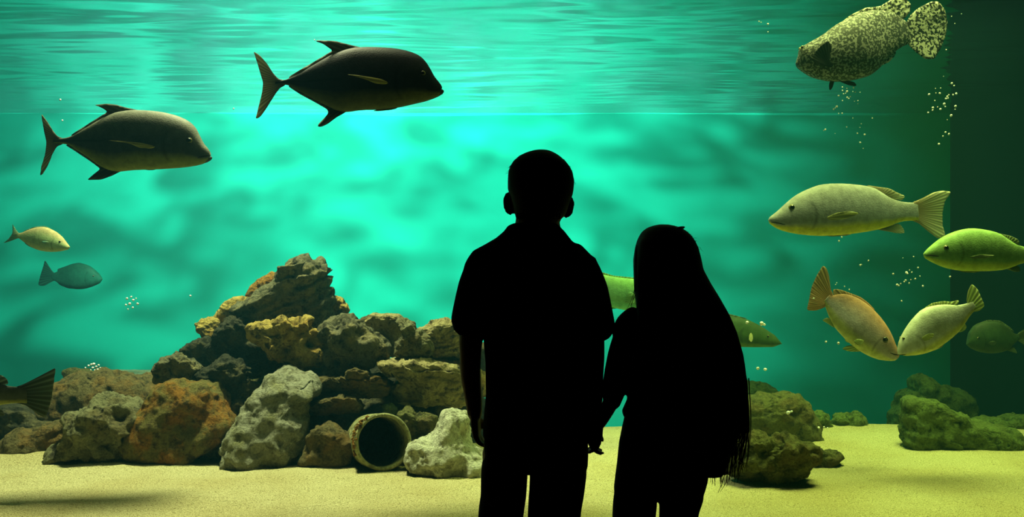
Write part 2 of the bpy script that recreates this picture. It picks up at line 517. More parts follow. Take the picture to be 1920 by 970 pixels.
rock(K1([(1220,420),(1290,395),(1340,440),(1400,445),(1480,460),(1515,500),(1490,600),(1420,660),(1310,660),(1260,540)]), 4.42, olive,
     'olive knobby rock between the pipe and the chalky white rock', rough=0.10, pits=0.35)
rock(K1([(1110,370),(1170,360),(1215,400),(1220,440),(1160,460),(1110,430)]), 4.48, mossy, 'little moss green stone on top of the pipe under the tan slab block', rough=0.06)
rock(K1([(1210,740),(1290,735),(1340,770),(1340,830),(1260,840),(1200,820)]), 4.24, brown, 'small brown stone on the sand between pipe and chalky white rock', rough=0.07)
rock(K1([(-60,330),(20,360),(120,345),(200,370),(230,420),(180,600),(60,760),(-60,740),(-80,500)]), 4.62, brown,
     'dark brown rock in the gap between the ochre boulder and tall pale rock', rough=0.08)
rock(K1([(-160,200),(0,240),(150,200),(330,190),(330,300),(200,390),(60,400),(-120,330)]), 4.66, olive,
     'dark olive ledge above the gap beside the tall pale rock', rough=0.08, strata=0.18)
rock(K1([(380,150),(700,60),(1100,120),(1400,240),(1500,420),(1400,640),(1000,760),(560,740),(300,600),(260,300)]), 5.05, dkgrey,  # dark filler added behind the slabs so gaps look shaded
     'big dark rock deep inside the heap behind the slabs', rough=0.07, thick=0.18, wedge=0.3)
rock(K8([(420,640),(700,560),(1000,600),(1300,560),(1420,760),(1400,980),(1000,1060),(600,1000),(430,860)]), 5.1, dkgrey,  # added core filler, its dark tone closes gaps in the heap
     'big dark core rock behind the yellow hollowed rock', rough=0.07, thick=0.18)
rock([(745, 640), (790, 625), (860, 640), (930, 650), (930, 700), (850, 705), (770, 695)], 5.0, dkgrey,  # added filler, dark like the shaded gap it closes
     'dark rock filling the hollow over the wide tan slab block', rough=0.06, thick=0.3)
rock([(640, 760), (720, 735), (800, 740), (880, 720), (930, 760), (930, 860), (860, 870), (760, 860), (680, 860)], 4.85, dkgrey,  # filler added to keep the gap behind the pipe dark
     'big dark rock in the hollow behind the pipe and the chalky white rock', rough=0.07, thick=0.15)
rock(K7([(780,400),(830,350),(880,290),(940,230),(1020,190),(1110,160),(1190,180),(1260,180),(1310,240),(1350,340),(1380,410),(1340,480),(1250,580),(1180,640),(1060,668),(940,650),(870,625),(770,600),(750,480)]),
     4.48, ochre, 'big rust and ochre boulder on the sand beside the tall pale rock', rough=0.06, thick=0.36, wedge=-0.15)
rock(K7([(430,400),(480,350),(570,290),(650,275),(740,300),(810,330),(835,380),(800,430),(780,500),(740,590),(620,630),(520,675),(400,682),(325,660),(345,580),(400,490)]),
     4.40, mottled, 'grey rock riddled with small holes on the sand beside the ochre boulder', rough=0.11, pits=0.55, thick=0.36, wedge=-0.1)
rock(K7([(270,330),(320,190),(400,160),(520,135),(650,130),(800,150),(900,170),(940,220),(930,300),(850,380),(700,420),(560,420),(430,450),(290,450)]),
     4.95, brown, 'broad low brown rock behind the fish tail with two dark hollows', rough=0.07, pits=0.4, wedge=-0.2)
rock(K7([(370,110),(430,92),(520,110),(560,150),(480,180),(380,170)]), 5.4, olive, 'small hazy rock poking up behind the broad low brown rock', rough=0.06)
rock(K7([(-160,360),(0,330),(100,310),(180,340),(260,390),(320,440),(220,520),(60,560),(-140,560)]), 4.75, dkgrey,
     'dark rock under the fish tail at the edge of the heap', rough=0.08, pits=0.3)
rock(K7([(-60,600),(40,540),(140,460),(280,430),(430,395),(420,480),(370,580),(340,650),(250,640),(170,620),(70,630),(-40,640)]),
     4.58, brown, 'low flat dark brown rock on the sand below the fish tail', rough=0.06, pits=0.2, wedge=-0.3)
rock(K7([(1190,610),(1280,520),(1350,515),(1385,600),(1400,665),(1300,660)]), 4.45, olive, 'small olive stone wedged between ochre boulder and tall pale rock', rough=0.08)
rock(K7([(600,600),(680,575),(800,570),(880,610),(860,640),(640,640)]), 4.45, brown, 'thin brown stone lying between the holed grey rock and ochre boulder', rough=0.05)
rock(K7([(5,612),(20,604),(45,606),(48,618),(30,625),(8,622)]), 4.44, orange, 'tiny orange pebble on the sand edge below the low flat rock', rough=0.05, cat='pebble', name='pebble')

# open side
rock(K3([(130,600),(150,500),(200,440),(270,425),(330,450),(380,470),(440,440),(540,450),(580,490),(620,560),(600,620),(575,690),(550,760),(400,772),(280,755),(190,705),(140,650)]),
     3.97, olive, 'knobby dark olive rock on the open sand beside the girl\'s hair', rough=0.12, pits=0.35, wedge=0.35)
rock(K3([(570,520),(640,505),(700,530),(770,528),(792,560),(760,600),(752,690),(660,705),(570,700),(580,600)]), 4.32, olive,
     'smaller olive rock tucked against the back of the knobby one', rough=0.09)
rock(K3([(20,240),(160,200),(260,180),(400,165),(500,165),(560,210),(610,290),(640,360),(668,480),(560,490),(380,485),(140,480),(0,420)]),
     4.95, olive, 'large smooth domed rock behind the knobby olive rock', rough=0.045, strata=0.05, wedge=0.2)
rock(K3([(20,140),(150,100),(240,90),(320,100),(380,150),(390,240),(150,250),(20,230)]), 6.2, mossy, 'hazy green rock behind the large domed rock', rough=0.06)
rock(K3([(600,290),(650,265),(690,290),(720,350),(752,400),(730,440),(660,445),(620,400)]), 5.25, mossy, 'narrow mossy rock leaning on the side of the domed rock', rough=0.08)
rock(K3([(735,300),(770,290),(800,310),(830,290),(860,310),(900,290),(930,310),(970,400),(972,445),(860,435),(760,430),(730,370)]), 5.3, mossy,
     'green crown shaped rock with three knobs on the sand crest', rough=0.10)
rock(K3([(1170,240),(1190,195),(1240,190),(1330,210),(1430,255),(1560,310),(1700,360),(1820,400),(1900,460),(1950,530),(1840,535),(1720,545),(1500,535),(1340,515),(1190,500),(1180,330)]),
     4.72, mossy, 'long mossy rock sloping down towards the dark side wall', rough=0.03, strata=0.08, tilt=-0.5, thick=0.28, box=0.55, wedge=0.0)
rock(K3([(1160,170),(1240,140),(1245,70),(1290,60),(1380,95),(1490,130),(1580,190),(1640,260),(1640,340),(1500,400),(1200,420),(1110,380),(1130,260),(1165,220)]),
     5.9, mossy, 'dim green rock rising behind the long mossy one', rough=0.06, thick=0.3)
rock(K3([(1600,330),(1700,310),(1800,325),(1880,305),(1990,310),(2000,480),(1880,500),(1700,450)]), 5.3, mossy, 'low dark green rock against the dark side wall', rough=0.07)
rock(K3([(-60,700),(0,680),(30,690),(40,745),(-20,762),(-60,755)]), 4.05, dkgrey, 'small dark stone on the sand under the girl\'s hand', rough=0.05)
rock(K3([(50,600),(90,585),(140,600),(140,640),(90,655),(50,645)]), 4.5, sandy, 'small tan stone half hidden behind the girl\'s hair tips', rough=0.05)
for k, (x0, y0, x1, y1, dd, lb) in enumerate([
        (828, 450, 905, 470, 5.0, 'flat dark pebble on the sand in front of the crown shaped rock'),
        (1045, 466, 1100, 479, 4.95, 'thin pebble half buried near the long mossy rock'),
        (1420, 610, 1450, 621, 4.3, 'tiny brown pebble alone on the open sand'),
        (912, 686, 934, 698, 4.1, 'tiny green pebble on the sand near the smaller olive rock'),
        (785, 572, 850, 600, 4.45, 'brown chip of debris touching the smaller olive rock'),
        (835, 570, 893, 590, 4.5, 'thin dark twig like chip beyond the smaller olive rock')]):
    cxx, cyy, a, bb = (x0 + x1) / 2, (y0 + y1) / 2, (x1 - x0) / 2, (y1 - y0) / 2
    rock(K3([(cxx + a * math.cos(t) * (1 + .2 * math.sin(3 * t + k)), cyy + bb * math.sin(t)) for t in np.linspace(0, 2 * PI, 9)[:-1]]), dd, brown, lb,
         rough=0.05, thick=0.3, name='pebble', cat='pebble')
rock([(1116, 931), (1120, 926), (1127, 930), (1126, 936), (1118, 936)], 3.78, brown, 'tiny brown pebble on the sand between the two children', rough=0.05, name='pebble', cat='pebble')


# ------------------------------------------------------------------ the pipe
def pipe():
    c = P(719, 829, 4.12)
    ro, ri, L = 53.5 * 4.12 / F, 46.5 * 4.12 / F, 0.42
    t = empty('ceramic_pipe', c, 'round hollow yellow green pipe lying open end out among the rocks', 'pipe')
    t.rotation_euler = (math.radians(-9), 0, math.radians(17))
    n = 96
    prof = [(ri, 0.006), (ri + .003, 0.0), (ro - .004, 0.0), (ro, 0.006), (ro * 1.0, L), (ri, L)]
    v, f = [], []
    for k in range(n):
        a = 2 * PI * k / n
        for r, y in prof:
            rr = r * (1 + 0.012 * noise.noise(Vector((math.cos(a) * 3, y * 14, math.sin(a) * 3))))
            v.append((rr * math.cos(a), y, rr * math.sin(a)))
    m_ = len(prof)
    for k in range(n):
        for j in range(m_):
            a0, a1 = k * m_ + j, k * m_ + (j + 1) % m_
            b0, b1 = ((k + 1) % n) * m_ + j, ((k + 1) % n) * m_ + (j + 1) % m_
            f.append((a0, a1, b1, b0))
    me = mesh_from('pipe_wall', v, f)
    o = link('pipe_wall', me, rock_mat((0.55, 0.55, 0.26), (0.36, 0.36, 0.15), (0.12, 0.11, 0.05), 0.35), t)
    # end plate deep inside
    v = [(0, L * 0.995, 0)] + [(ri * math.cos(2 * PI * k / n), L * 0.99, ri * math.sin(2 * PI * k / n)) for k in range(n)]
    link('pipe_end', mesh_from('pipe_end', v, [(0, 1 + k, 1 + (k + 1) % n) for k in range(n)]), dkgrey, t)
    # crust of growth on the rim
    bm = bmesh.new()
    rnd = random.Random(5)
    for k in range(150):
        a = math.radians(rnd.uniform(118, 205))
        r = ro + rnd.uniform(-0.006, 0.008)
        m4 = Matrix.Translation((r * math.cos(a), rnd.uniform(0.0, 0.06), r * math.sin(a)))
        bmesh.ops.create_icosphere(bm, subdivisions=1, radius=rnd.uniform(0.003, 0.0065), matrix=m4)
    me = bpy.data.meshes.new('crust'); bm.to_mesh(me)
    link('crust', me, orange, t)['label'] = 'rusty orange crust on the rim'
pipe()
# ------------------------------------------------------------------ fish
def body_mat(name, back, side, belly, spots=None, rough=0.62, gill=0.27, lat=0.0, mask=None, split=(0.32, 0.62)):
    """u runs from snout to tail, v from belly (0) to back (1): own countershading, on some skins painted light and shade too, scales and gill cover line"""
    m, nt, b = mat(name, side, rough, 0.15)
    uv = N(nt, 'ShaderNodeUVMap'); uv.uv_map = 'fish'
    sep = N(nt, 'ShaderNodeSeparateXYZ'); nt.links.new(uv.outputs[0], sep.inputs[0])
    tc = N(nt, 'ShaderNodeTexCoord')
    n0 = N(nt, 'ShaderNodeTexNoise', i_Scale=14.0, i_Detail=5.0); nt.links.new(tc.outputs['Object'], n0.inputs['Vector'])
    v = math_n(nt, 'ADD', sep.outputs[1], math_n(nt, 'MULTIPLY', math_n(nt, 'SUBTRACT', n0.outputs[0], 0.5), 0.12))
    r = ramp(nt, v, [(0.0, belly), (split[0] * 0.55, belly), (split[0], side), (split[1], side), (0.9, back), (1.0, back)])
    col = r.outputs[0]
    # gill cover line: a curved dark crease
    g = math_n(nt, 'ADD', sep.outputs[0], math_n(nt, 'MULTIPLY', math_n(nt, 'POWER', math_n(nt, 'ABSOLUTE', math_n(nt, 'SUBTRACT', sep.outputs[1], 0.42)), 2.0), 0.35))
    gd = math_n(nt, 'ABSOLUTE', math_n(nt, 'SUBTRACT', g, gill))
    gr = ramp(nt, gd, [(0.0, (0.62, 0.62, 0.62)), (0.006, (0.75, 0.75, 0.75)), (0.02, (1, 1, 1))])
    inb = ramp(nt, sep.outputs[1], [(0.08, (0, 0, 0)), (0.16, (1, 1, 1)), (0.66, (1, 1, 1)), (0.76, (0, 0, 0))])
    col = mixc(nt, inb.outputs[0], col, mixc(nt, 1.0, col, gr.outputs[0], 'MULTIPLY'))
    if lat:
        ld = math_n(nt, 'ABSOLUTE', math_n(nt, 'SUBTRACT', sep.outputs[1], 0.5))
        lr = ramp(nt, ld, [(0.0, (0, 0, 0)), (0.05, (1, 1, 1))])
        beads = N(nt, 'ShaderNodeTexWave', i_Scale=30.0, i_Distortion=0.0); beads.bands_direction = 'X'
        nt.links.new(uv.outputs[0], beads.inputs['Vector'])
        am = ramp(nt, sep.outputs[0], [(0.55, (0, 0, 0)), (0.75, (1, 1, 1))])
        k = mixc(nt, am.outputs[0], (1, 1, 1), lr.outputs[0])
        col = mixc(nt, lat, col, mixc(nt, 1.0, col, k, 'MULTIPLY'))
    if mask:
        md = ramp(nt, sep.outputs[0], [(0.0, mask), (gill - 0.02, mask), (gill + 0.02, (1, 1, 1))])
        col = mixc(nt, 1.0, col, md.outputs[0], 'MULTIPLY')
    if spots:
        sc, light = spots
        vo = N(nt, 'ShaderNodeTexNoise', i_Scale=sc, i_Detail=1.5, i_Distortion=0.3); nt.links.new(tc.outputs['Object'], vo.inputs['Vector'])
        sr = ramp(nt, vo.outputs[0], [(0.49, (0, 0, 0)), (0.58, (1, 1, 1))])
        col = mixc(nt, sr.outputs[0], col, light)
    nm = N(nt, 'ShaderNodeTexNoise', i_Scale=38.0, i_Detail=6.0, i_Roughness=0.65); nt.links.new(tc.outputs['Object'], nm.inputs['Vector'])
    mr = ramp(nt, nm.outputs[0], [(0.3, (0.66, 0.66, 0.66)), (0.7, (1.12, 1.12, 1.12))])
    col = mixc(nt, 1.0, col, mr.outputs[0], 'MULTIPLY')
    nt.links.new(col, b.inputs['Base Color'])
    vs = N(nt, 'ShaderNodeTexVoronoi', i_Scale=170.0); nt.links.new(tc.outputs['Object'], vs.inputs['Vector'])
    bump(nt, b, vs.outputs['Distance'], 0.22, 0.002)
    return m


def fin_mat(name, root, tip, rays=90.0, spots=None, trans=0.35):
    m, nt, b = mat(name, root, 0.6, 0.2)
    uv = N(nt, 'ShaderNodeUVMap'); uv.uv_map = 'fish'
    sep = N(nt, 'ShaderNodeSeparateXYZ'); nt.links.new(uv.outputs[0], sep.inputs[0])
    r = ramp(nt, sep.outputs[1], [(0.15, root), (0.85, tip)])
    w_ = math_n(nt, 'SINE', math_n(nt, 'MULTIPLY', sep.outputs[0], rays))
    wr = ramp(nt, w_, [(0.0, (0.62, 0.62, 0.62)), (0.7, (1.1, 1.1, 1.1))])
    col = mixc(nt, 1.0, r.outputs[0], wr.outputs[0], 'MULTIPLY')
    if spots:
        sc, light = spots
        tc = N(nt, 'ShaderNodeTexCoord')
        vo = N(nt, 'ShaderNodeTexNoise', i_Scale=sc, i_Detail=1.0, i_Distortion=0.4); nt.links.new(tc.outputs['Object'], vo.inputs['Vector'])
        sr = ramp(nt, vo.outputs[0], [(0.48, (0, 0, 0)), (0.53, (1, 1, 1))])
        col = mixc(nt, sr.outputs[0], col, light)
    nt.links.new(col, b.inputs['Base Color'])
    tr = N(nt, 'ShaderNodeBsdfTranslucent'); nt.links.new(col, tr.inputs[0])
    mx = N(nt, 'ShaderNodeMixShader'); mx.inputs[0].default_value = trans
    out = nt.nodes['Material Output']
    nt.links.new(b.outputs[0], mx.inputs[1]); nt.links.new(tr.outputs[0], mx.inputs[2]); nt.links.new(mx.outputs[0], out.inputs[0])
    return m

m_eye, nt, b = mat('fish_eye_iris', (0.22, 0.20, 0.06), 0.25, 0.5)
m_pupil, nt, b = mat('fish_pupil', (0.005, 0.005, 0.006), 0.1, 0.6)
m_mouth, nt, b = mat('fish_mouth_slit', (0.02, 0.02, 0.015), 0.8, 0.1)


def smooth_poly(pts, it=1):
    """round an open outline a little (corner cutting), ends kept"""
    for _ in range(it):
        q = [pts[0]]
        for a, b in zip(pts[:-1], pts[1:]):
            q += [(a[0] * .75 + b[0] * .25, a[1] * .75 + b[1] * .25), (a[0] * .25 + b[0] * .75, a[1] * .25 + b[1] * .75)]
        q.append(pts[-1])
        pts = q
    return pts


def fish(name, label, cat, d, tf, snout, upper, lower, mats, fins, eye=None, pect=None, width=0.36, bend=0.0, yaw=0.0, blunt=0.5, mouth=None,
         jaw=None, eye_iris=m_eye, group=None):
    """outline points are read off the photograph with tf and laid in the fish's own mid plane, d metres away; the body is a solid of
    oval sections along it, the fins are tapered blades"""
    snout = tf([snout])[0]; upper = smooth_poly(tf(upper), 1); lower = smooth_poly(tf(lower), 1)
    bm_, fm_, pm_ = mats
    E = ((upper[-1][0] + lower[-1][0]) / 2, (upper[-1][1] + lower[-1][1]) / 2)
    L = math.hypot(E[0] - snout[0], E[1] - snout[1])
    ax = ((E[0] - snout[0]) / L, (E[1] - snout[1]) / L)
    nv = (-ax[1], ax[0])
    if (upper[len(upper) // 2][0] - snout[0]) * nv[0] + (upper[len(upper) // 2][1] - snout[1]) * nv[1] < 0: nv = (-nv[0], -nv[1])

    def uvp(p):
        x, y = p[0] - snout[0], p[1] - snout[1]
        return x * ax[0] + y * ax[1], x * nv[0] + y * nv[1]
    up = [(0, 0)] + [uvp(p) for p in upper]; lo = [(0, 0)] + [uvp(p) for p in lower]

    def mono(q):
        out = []
        for u, v in q:
            if not out or u > out[-1][0] + 0.01: out.append((u, v))
            else:
                out[-1] = (out[-1][0], max(out[-1][1], v, key=abs))
        return np.array(out)
    up, lo = mono(up), mono(lo)
    umax = min(up[-1][0], lo[-1][0])
    n, m = 72, 40
    t = (1 - np.cos(np.linspace(0, PI, n))) / 2
    t = 0.6 * t + 0.4 * np.linspace(0, 1, n)
    us = t * umax
    top = np.interp(us, up[:, 0], up[:, 1]); bot = np.interp(us, lo[:, 0], lo[:, 1])
    s = d / F
    cpx = (snout[0] + ax[0] * umax * .5, snout[1] + ax[1] * umax * .5)
    base = P(cpx[0], cpx[1], d)
    H = (top - bot).max()

    def depth(u):
        q = u / umax - 0.5
        return d + (yaw * q + bend * q * q) * umax * s

    def world(u, v, off=0.0):
        x, y = snout[0] + ax[0] * u + nv[0] * v, snout[1] + ax[1] * u + nv[1] * v
        dd = depth(u)
        w_ = P(x, y, dd)
        w_.y += off
        return w_ - base

    def half(u):
        q = u / umax
        h = np.interp(u, us, top - bot)
        k = width * (0.55 + 0.75 * math.sin(PI * min(1, q ** 0.62)) ** 1.0)
        return max(0.0005, min(h * 0.60, H * k * 0.5 * min(1.0, (h / H) ** 0.35) * (1 - 0.62 * ss(0.55, 1.0, q)))) * s
    root = empty(name, base, label, cat, group)
    verts, uvs = [], []
    for i, u in enumerate(us):
        c = (top[i] + bot[i]) / 2; h = (top[i] - bot[i]) / 2
        hw = half(u)
        for k in range(m):
            a = 2 * PI * k / m
            ca, sa = math.cos(a), math.sin(a)
            yv = math.copysign(abs(ca) ** 0.85, ca) * hw
            zv = math.copysign(abs(sa) ** 1.0, sa)
            verts.append(world(u, c + h * zv, -yv))
            uvs.append((u / umax, (zv + 1) / 2))
    faces = []
    for i in range(n - 1):
        for k in range(m):
            k2 = (k + 1) % m
            faces.append((i * m + k, i * m + k2, (i + 1) * m + k2, (i + 1) * m + k))
    faces.append(tuple(range(m)))
    faces.append(tuple((n - 1) * m + k for k in reversed(range(m))))
    me = mesh_from('body', verts, faces)
    uvl = me.uv_layers.new(name='fish')
    for lp in me.loops:
        uvl.data[lp.index].uv = uvs[lp.vertex_index]
    bmx = bmesh.new(); bmx.from_mesh(me); bmesh.ops.recalc_face_normals(bmx, faces=bmx.faces); bmx.to_mesh(me); bmx.free()
    link('body', me, bm_, root)

    def blade(fname, poly, ray0, mt, y0=0.0, splay=0.0, thick=0.0035, lab=None, wav=0.0015, close=2):
        """a fin: filled outline, thickest at its root and thin at the rim, ridged along its rays"""
        poly = tf(poly); ray0 = tf([ray0])[0]
        q = poly + [poly[0]]
        pl = []
        for a, b_ in zip(q[:-1], q[1:]):
            L_ = math.hypot(b_[0] - a[0], b_[1] - a[1]); nn = max(1, int(L_ / 3))
            pl += [(a[0] + (b_[0] - a[0]) * j / nn, a[1] + (b_[1] - a[1]) * j / nn) for j in range(nn)]
        for _ in range(2):
            pl = [((pl[i - 1][0] + 2 * pl[i][0] + pl[(i + 1) % len(pl)][0]) / 4, (pl[i - 1][1] + 2 * pl[i][1] + pl[(i + 1) % len(pl)][1]) / 4) for i in range(len(pl))]
        A = np.array(pl)
        x0, y0_, x1, y1 = A[:, 0].min(), A[:, 1].min(), A[:, 0].max(), A[:, 1].max()
        step = max(1.6, math.sqrt((x1 - x0) * (y1 - y0_) / 900))
        pts = [Vector(p) for p in pl]
        B = np.roll(A, -1, 0)

        def inside(x, y):
            c = ((A[:, 1] > y) != (B[:, 1] > y))
            with np.errstate(divide='ignore', invalid='ignore'):
                xi = (B[:, 0] - A[:, 0]) * (y - A[:, 1]) / (B[:, 1] - A[:, 1]) + A[:, 0]
            return (np.count_nonzero(c & (x < xi)) % 2) == 1
        y = y0_ + step / 2
        while y < y1:
            x = x0 + step / 2
            while x < x1:
                if inside(x, y) and np.hypot(A[:, 0] - x, A[:, 1] - y).min() > step * 0.6: pts.append(Vector((x, y)))
                x += step
            y += step
        vs_, es_, fs_, *_r = geometry.delaunay_2d_cdt(pts, [], [list(range(len(pl)))], 1, 1e-4)
        R = max(math.hypot(p.x - ray0[0], p.y - ray0[1]) for p in vs_)
        F_, UV = [], []
        nvv = len(vs_)
        front, back = [], []
        for p in vs_:
            u, v = uvp((p.x, p.y))
            ang = math.atan2(p.y - ray0[1], p.x - ray0[0]); rr = math.hypot(p.x - ray0[0], p.y - ray0[1]) / R
            edge = np.hypot(A[:, 0] - p.x, A[:, 1] - p.y).min()
            th = thick * (0.25 + 0.75 * (1 - rr)) * min(1.0, edge / 4 + 0.12)
            rip = wav * math.sin(ang * 45) * rr + wav * 2.2 * math.sin(ang * 5 + 1) * rr
            off = y0 + splay * rr * R * s + rip
            front.append(world(u, v, off - th)); back.append(world(u, v, off + th)); UV.append((ang, rr))
        vv = front + back
        fcs = [tuple(f) for f in fs_] + [tuple(nvv + i for i in reversed(f)) for f in fs_]
        from collections import Counter
        ec = {}
        for f in fs_:
            for i in range(len(f)):
                a, b_ = f[i], f[(i + 1) % len(f)]
                if (b_, a) in ec: del ec[(b_, a)]
                else: ec[(a, b_)] = 1
        for a, b_ in ec: fcs.append((b_, a, nvv + a, nvv + b_))
        me = mesh_from(fname, vv, fcs)
        ul = me.uv_layers.new(name='fish')
        for lp in me.loops: ul.data[lp.index].uv = UV[lp.vertex_index % nvv]
        o = link(fname, me, mt, root)
        if lab: o['label'] = lab
        return o

    for f_ in fins:
        blade(f_[0], f_[1], f_[2], f_[3] if len(f_) > 3 and f_[3] else fm_)
    if pect:
        poly, r0 = pect[0], pect[1]
        q = tf([r0])[0]
        u, v = uvp(q)
        hw = half(max(0, min(umax, u))) * 0.93
        for sgn in (-1, 1):
            blade('pectoral_fin', poly, r0, pm_, y0=sgn * hw, splay=sgn * (pect[2] if len(pect) > 2 else 0.22), thick=0.0025)
    if eye:
        (ex, ey), r = eye
        e = tf([(ex, ey)])[0]; r = r * (tf([(1, 0)])[0][0] - tf([(0, 0)])[0][0])
        u, v = uvp(e)
        i = int(np.argmin(abs(us - u)))
        c = (top[i] + bot[i]) / 2; h = (top[i] - bot[i]) / 2
        ca = math.sqrt(max(0.05, 1 - min(1, abs(v - c) / h) ** 2)) ** 0.85
        hw = half(u) * ca
        for sgn in (-1, 1):
            R = r * s
            for nm, rad, mt, sink in (('eye', R, eye_iris, 0.72), ('pupil', R * 0.72, m_pupil, 0.28)):
                bmx = bmesh.new(); bmesh.ops.create_uvsphere(bmx, u_segments=24, v_segments=16, radius=rad)
                me = bpy.data.meshes.new(nm); bmx.to_mesh(me); bmx.free()
                for vtx in me.vertices: vtx.co.y *= 0.7
                pos = world(u, v, sgn * (hw - R * 0.7 * sink + (0.0 if nm == 'eye' else R * 0.12)))
                if nm == 'eye': eo = link(nm, me, mt, root, pos); ep = pos
                else: link(nm, me, mt, eo, pos - ep)
    if mouth:
        pts = [uvp(p) for p in tf(mouth)]
        for sgn in (-1, 1):
            vv, ff = [], []
            kk = 8
            sm = []
            for a, b_ in zip(pts[:-1], pts[1:]): sm += [(a[0] + (b_[0] - a[0]) * j / 6, a[1] + (b_[1] - a[1]) * j / 6) for j in range(6)]
            sm.append(pts[-1])
            for j, (u, v) in enumerate(sm):
                u = max(u, 0.0)
                i = int(np.argmin(abs(us - u)))
                c = (top[i] + bot[i]) / 2; h = max(1e-3, (top[i] - bot[i]) / 2)
                hw = half(u) * math.sqrt(max(0.02, 1 - min(1, abs(v - c) / h) ** 2)) ** 0.85
                rad = 0.0022 * math.sin(PI * (0.12 + 0.8 * j / len(sm)))
                for k in range(kk):
                    a = 2 * PI * k / kk
                    p = world(u, v, sgn * hw); p += Vector((0, rad * math.cos(a) * 0.8, rad * math.sin(a)))
                    vv.append(p)
            for j in range(len(sm) - 1):
                for k in range(kk): ff.append((j * kk + k, j * kk + (k + 1) % kk, (j + 1) * kk + (k + 1) % kk, (j + 1) * kk + k))
            link('mouth', mesh_from('mouth', vv, ff), m_mouth, root)
    if jaw:
        q = [uvp(p) for p in tf(jaw[0])]; k_ = tf([(1, 0)])[0][0] - tf([(0, 0)])[0][0]
        vv, ff, mm = [], [], 16
        sm = []
        for (a, b_), (r0, r1) in zip(zip(q[:-1], q[1:]), zip(jaw[1][:-1], jaw[1][1:])):
            sm += [((a[0] + (b_[0] - a[0]) * j / 6, a[1] + (b_[1] - a[1]) * j / 6), (r0 + (r1 - r0) * j / 6) * k_) for j in range(6)]
        sm.append((q[-1], jaw[1][-1] * k_))
        for (u, v), r_ in sm:
            for k in range(mm):
                a = 2 * PI * k / mm
                vv.append(world(u, v + r_ * math.sin(a), math.cos(a) * r_ * s * 1.3))
        for j in range(len(sm) - 1):
            for k in range(mm): ff.append((j * mm + k, j * mm + (k + 1) % mm, (j + 1) * mm + (k + 1) % mm, (j + 1) * mm + k))
        ff += [tuple(range(mm)), tuple((len(sm) - 1) * mm + k for k in range(mm))]
        me = mesh_from('lower_jaw', vv, ff)
        bmx = bmesh.new(); bmx.from_mesh(me); bmesh.ops.recalc_face_normals(bmx, faces=bmx.faces); bmx.to_mesh(me); bmx.free()
        ul = me.uv_layers.new(name='fish')
        for lp in me.loops: ul.data[lp.index].uv = (0.04, 0.3)
        link('lower_jaw', me, bm_, root)
    return root


J1 = K(440, 50, 4.571); J2 = K(40, 170, 4.8); G = K(1460, 0, 3.346); S = K(1420, 320, 3.84); D5 = K(1460, 480, 4.174); Z6 = K(0, 400, 6.064); W6 = K(1100, 400, 3.234)

jack_b = body_mat('dark_jack_skin', (0.022, 0.026, 0.034), (0.022, 0.026, 0.036), (0.10, 0.11, 0.04), lat=0.8, split=(0.30, 0.5))  # yellowish belly paints in light bounced up from the sand
jack2_b = body_mat('grey_jack_skin', (0.15, 0.16, 0.12), (0.08, 0.095, 0.10), (0.26, 0.30, 0.07), lat=0.7, split=(0.30, 0.5))  # pale back and yellow belly paint in top light and sand bounce
jack_f = fin_mat('dark_jack_fin', (0.06, 0.07, 0.05), (0.20, 0.22, 0.14), 60)
jack_t = fin_mat('grey_jack_tail', (0.10, 0.11, 0.09), (0.42, 0.42, 0.28), 70, trans=0.5)
yel = fin_mat('yellow_fin', (0.75, 0.68, 0.16), (0.72, 0.70, 0.30), 30, trans=0.3)
fish('giant_trevally', 'dark heavy headed jack fish with pale tail swimming highest above the rock heap', 'fish', 4.0, J1, (1778, 520),
     [(1770,500),(1755,480),(1710,425),(1680,365),(1640,300),(1590,250),(1500,212),(1380,188),(1250,178),(1100,176),(1000,184),(850,232),(700,315),(560,398),(460,448),(400,463),(350,463)],
     [(1776,556),(1764,586),(1740,603),(1640,640),(1540,662),(1400,695),(1250,712),(1080,715),(950,735),(880,722),(800,685),(700,635),(560,560),(470,505),(430,497),(350,497)],
     (jack_b, jack_f, yel),
     [('dorsal_fin', [(1130,185),(1060,172),(960,148),(860,122),(700,116),(688,125),(760,148),(800,178),(842,205),(700,290),(560,372),(455,435),(480,455),(600,410),(860,270),(1050,215)], (1200, 300)),
      ('tail_fin', [(440,457),(380,452),(330,400),(280,320),(220,250),(158,208),(190,300),(220,400),(245,480),(235,560),(205,680),(178,795),(220,775),(280,690),(340,590),(390,522),(440,503)], (470, 480), jack_t),
      ('anal_fin', [(960,730),(870,780),(800,832),(740,862),(703,858),(720,830),(760,790),(805,742),(798,712),(700,655),(560,580),(455,510),(500,495),(700,590),(840,650),(980,690)], (1050, 600)),
      ('pelvic_fin', [(1400,685),(1290,697),(1220,712),(1178,724),(1240,724),(1330,716),(1400,700)], (1420, 690))],
     eye=((1618, 418), 26), pect=([(985,443),(1080,446),(1200,463),(1300,478),(1368,508),(1300,520),(1220,512),(1150,482),(1060,457)], (1375, 510), 0.10),
     width=0.42, mouth=[(1775, 530), (1730, 541), (1690, 556)], jaw=([(1640,612),(1700,588),(1755,568),(1782,558),(1793,556)], (12,24,26,20,6)))
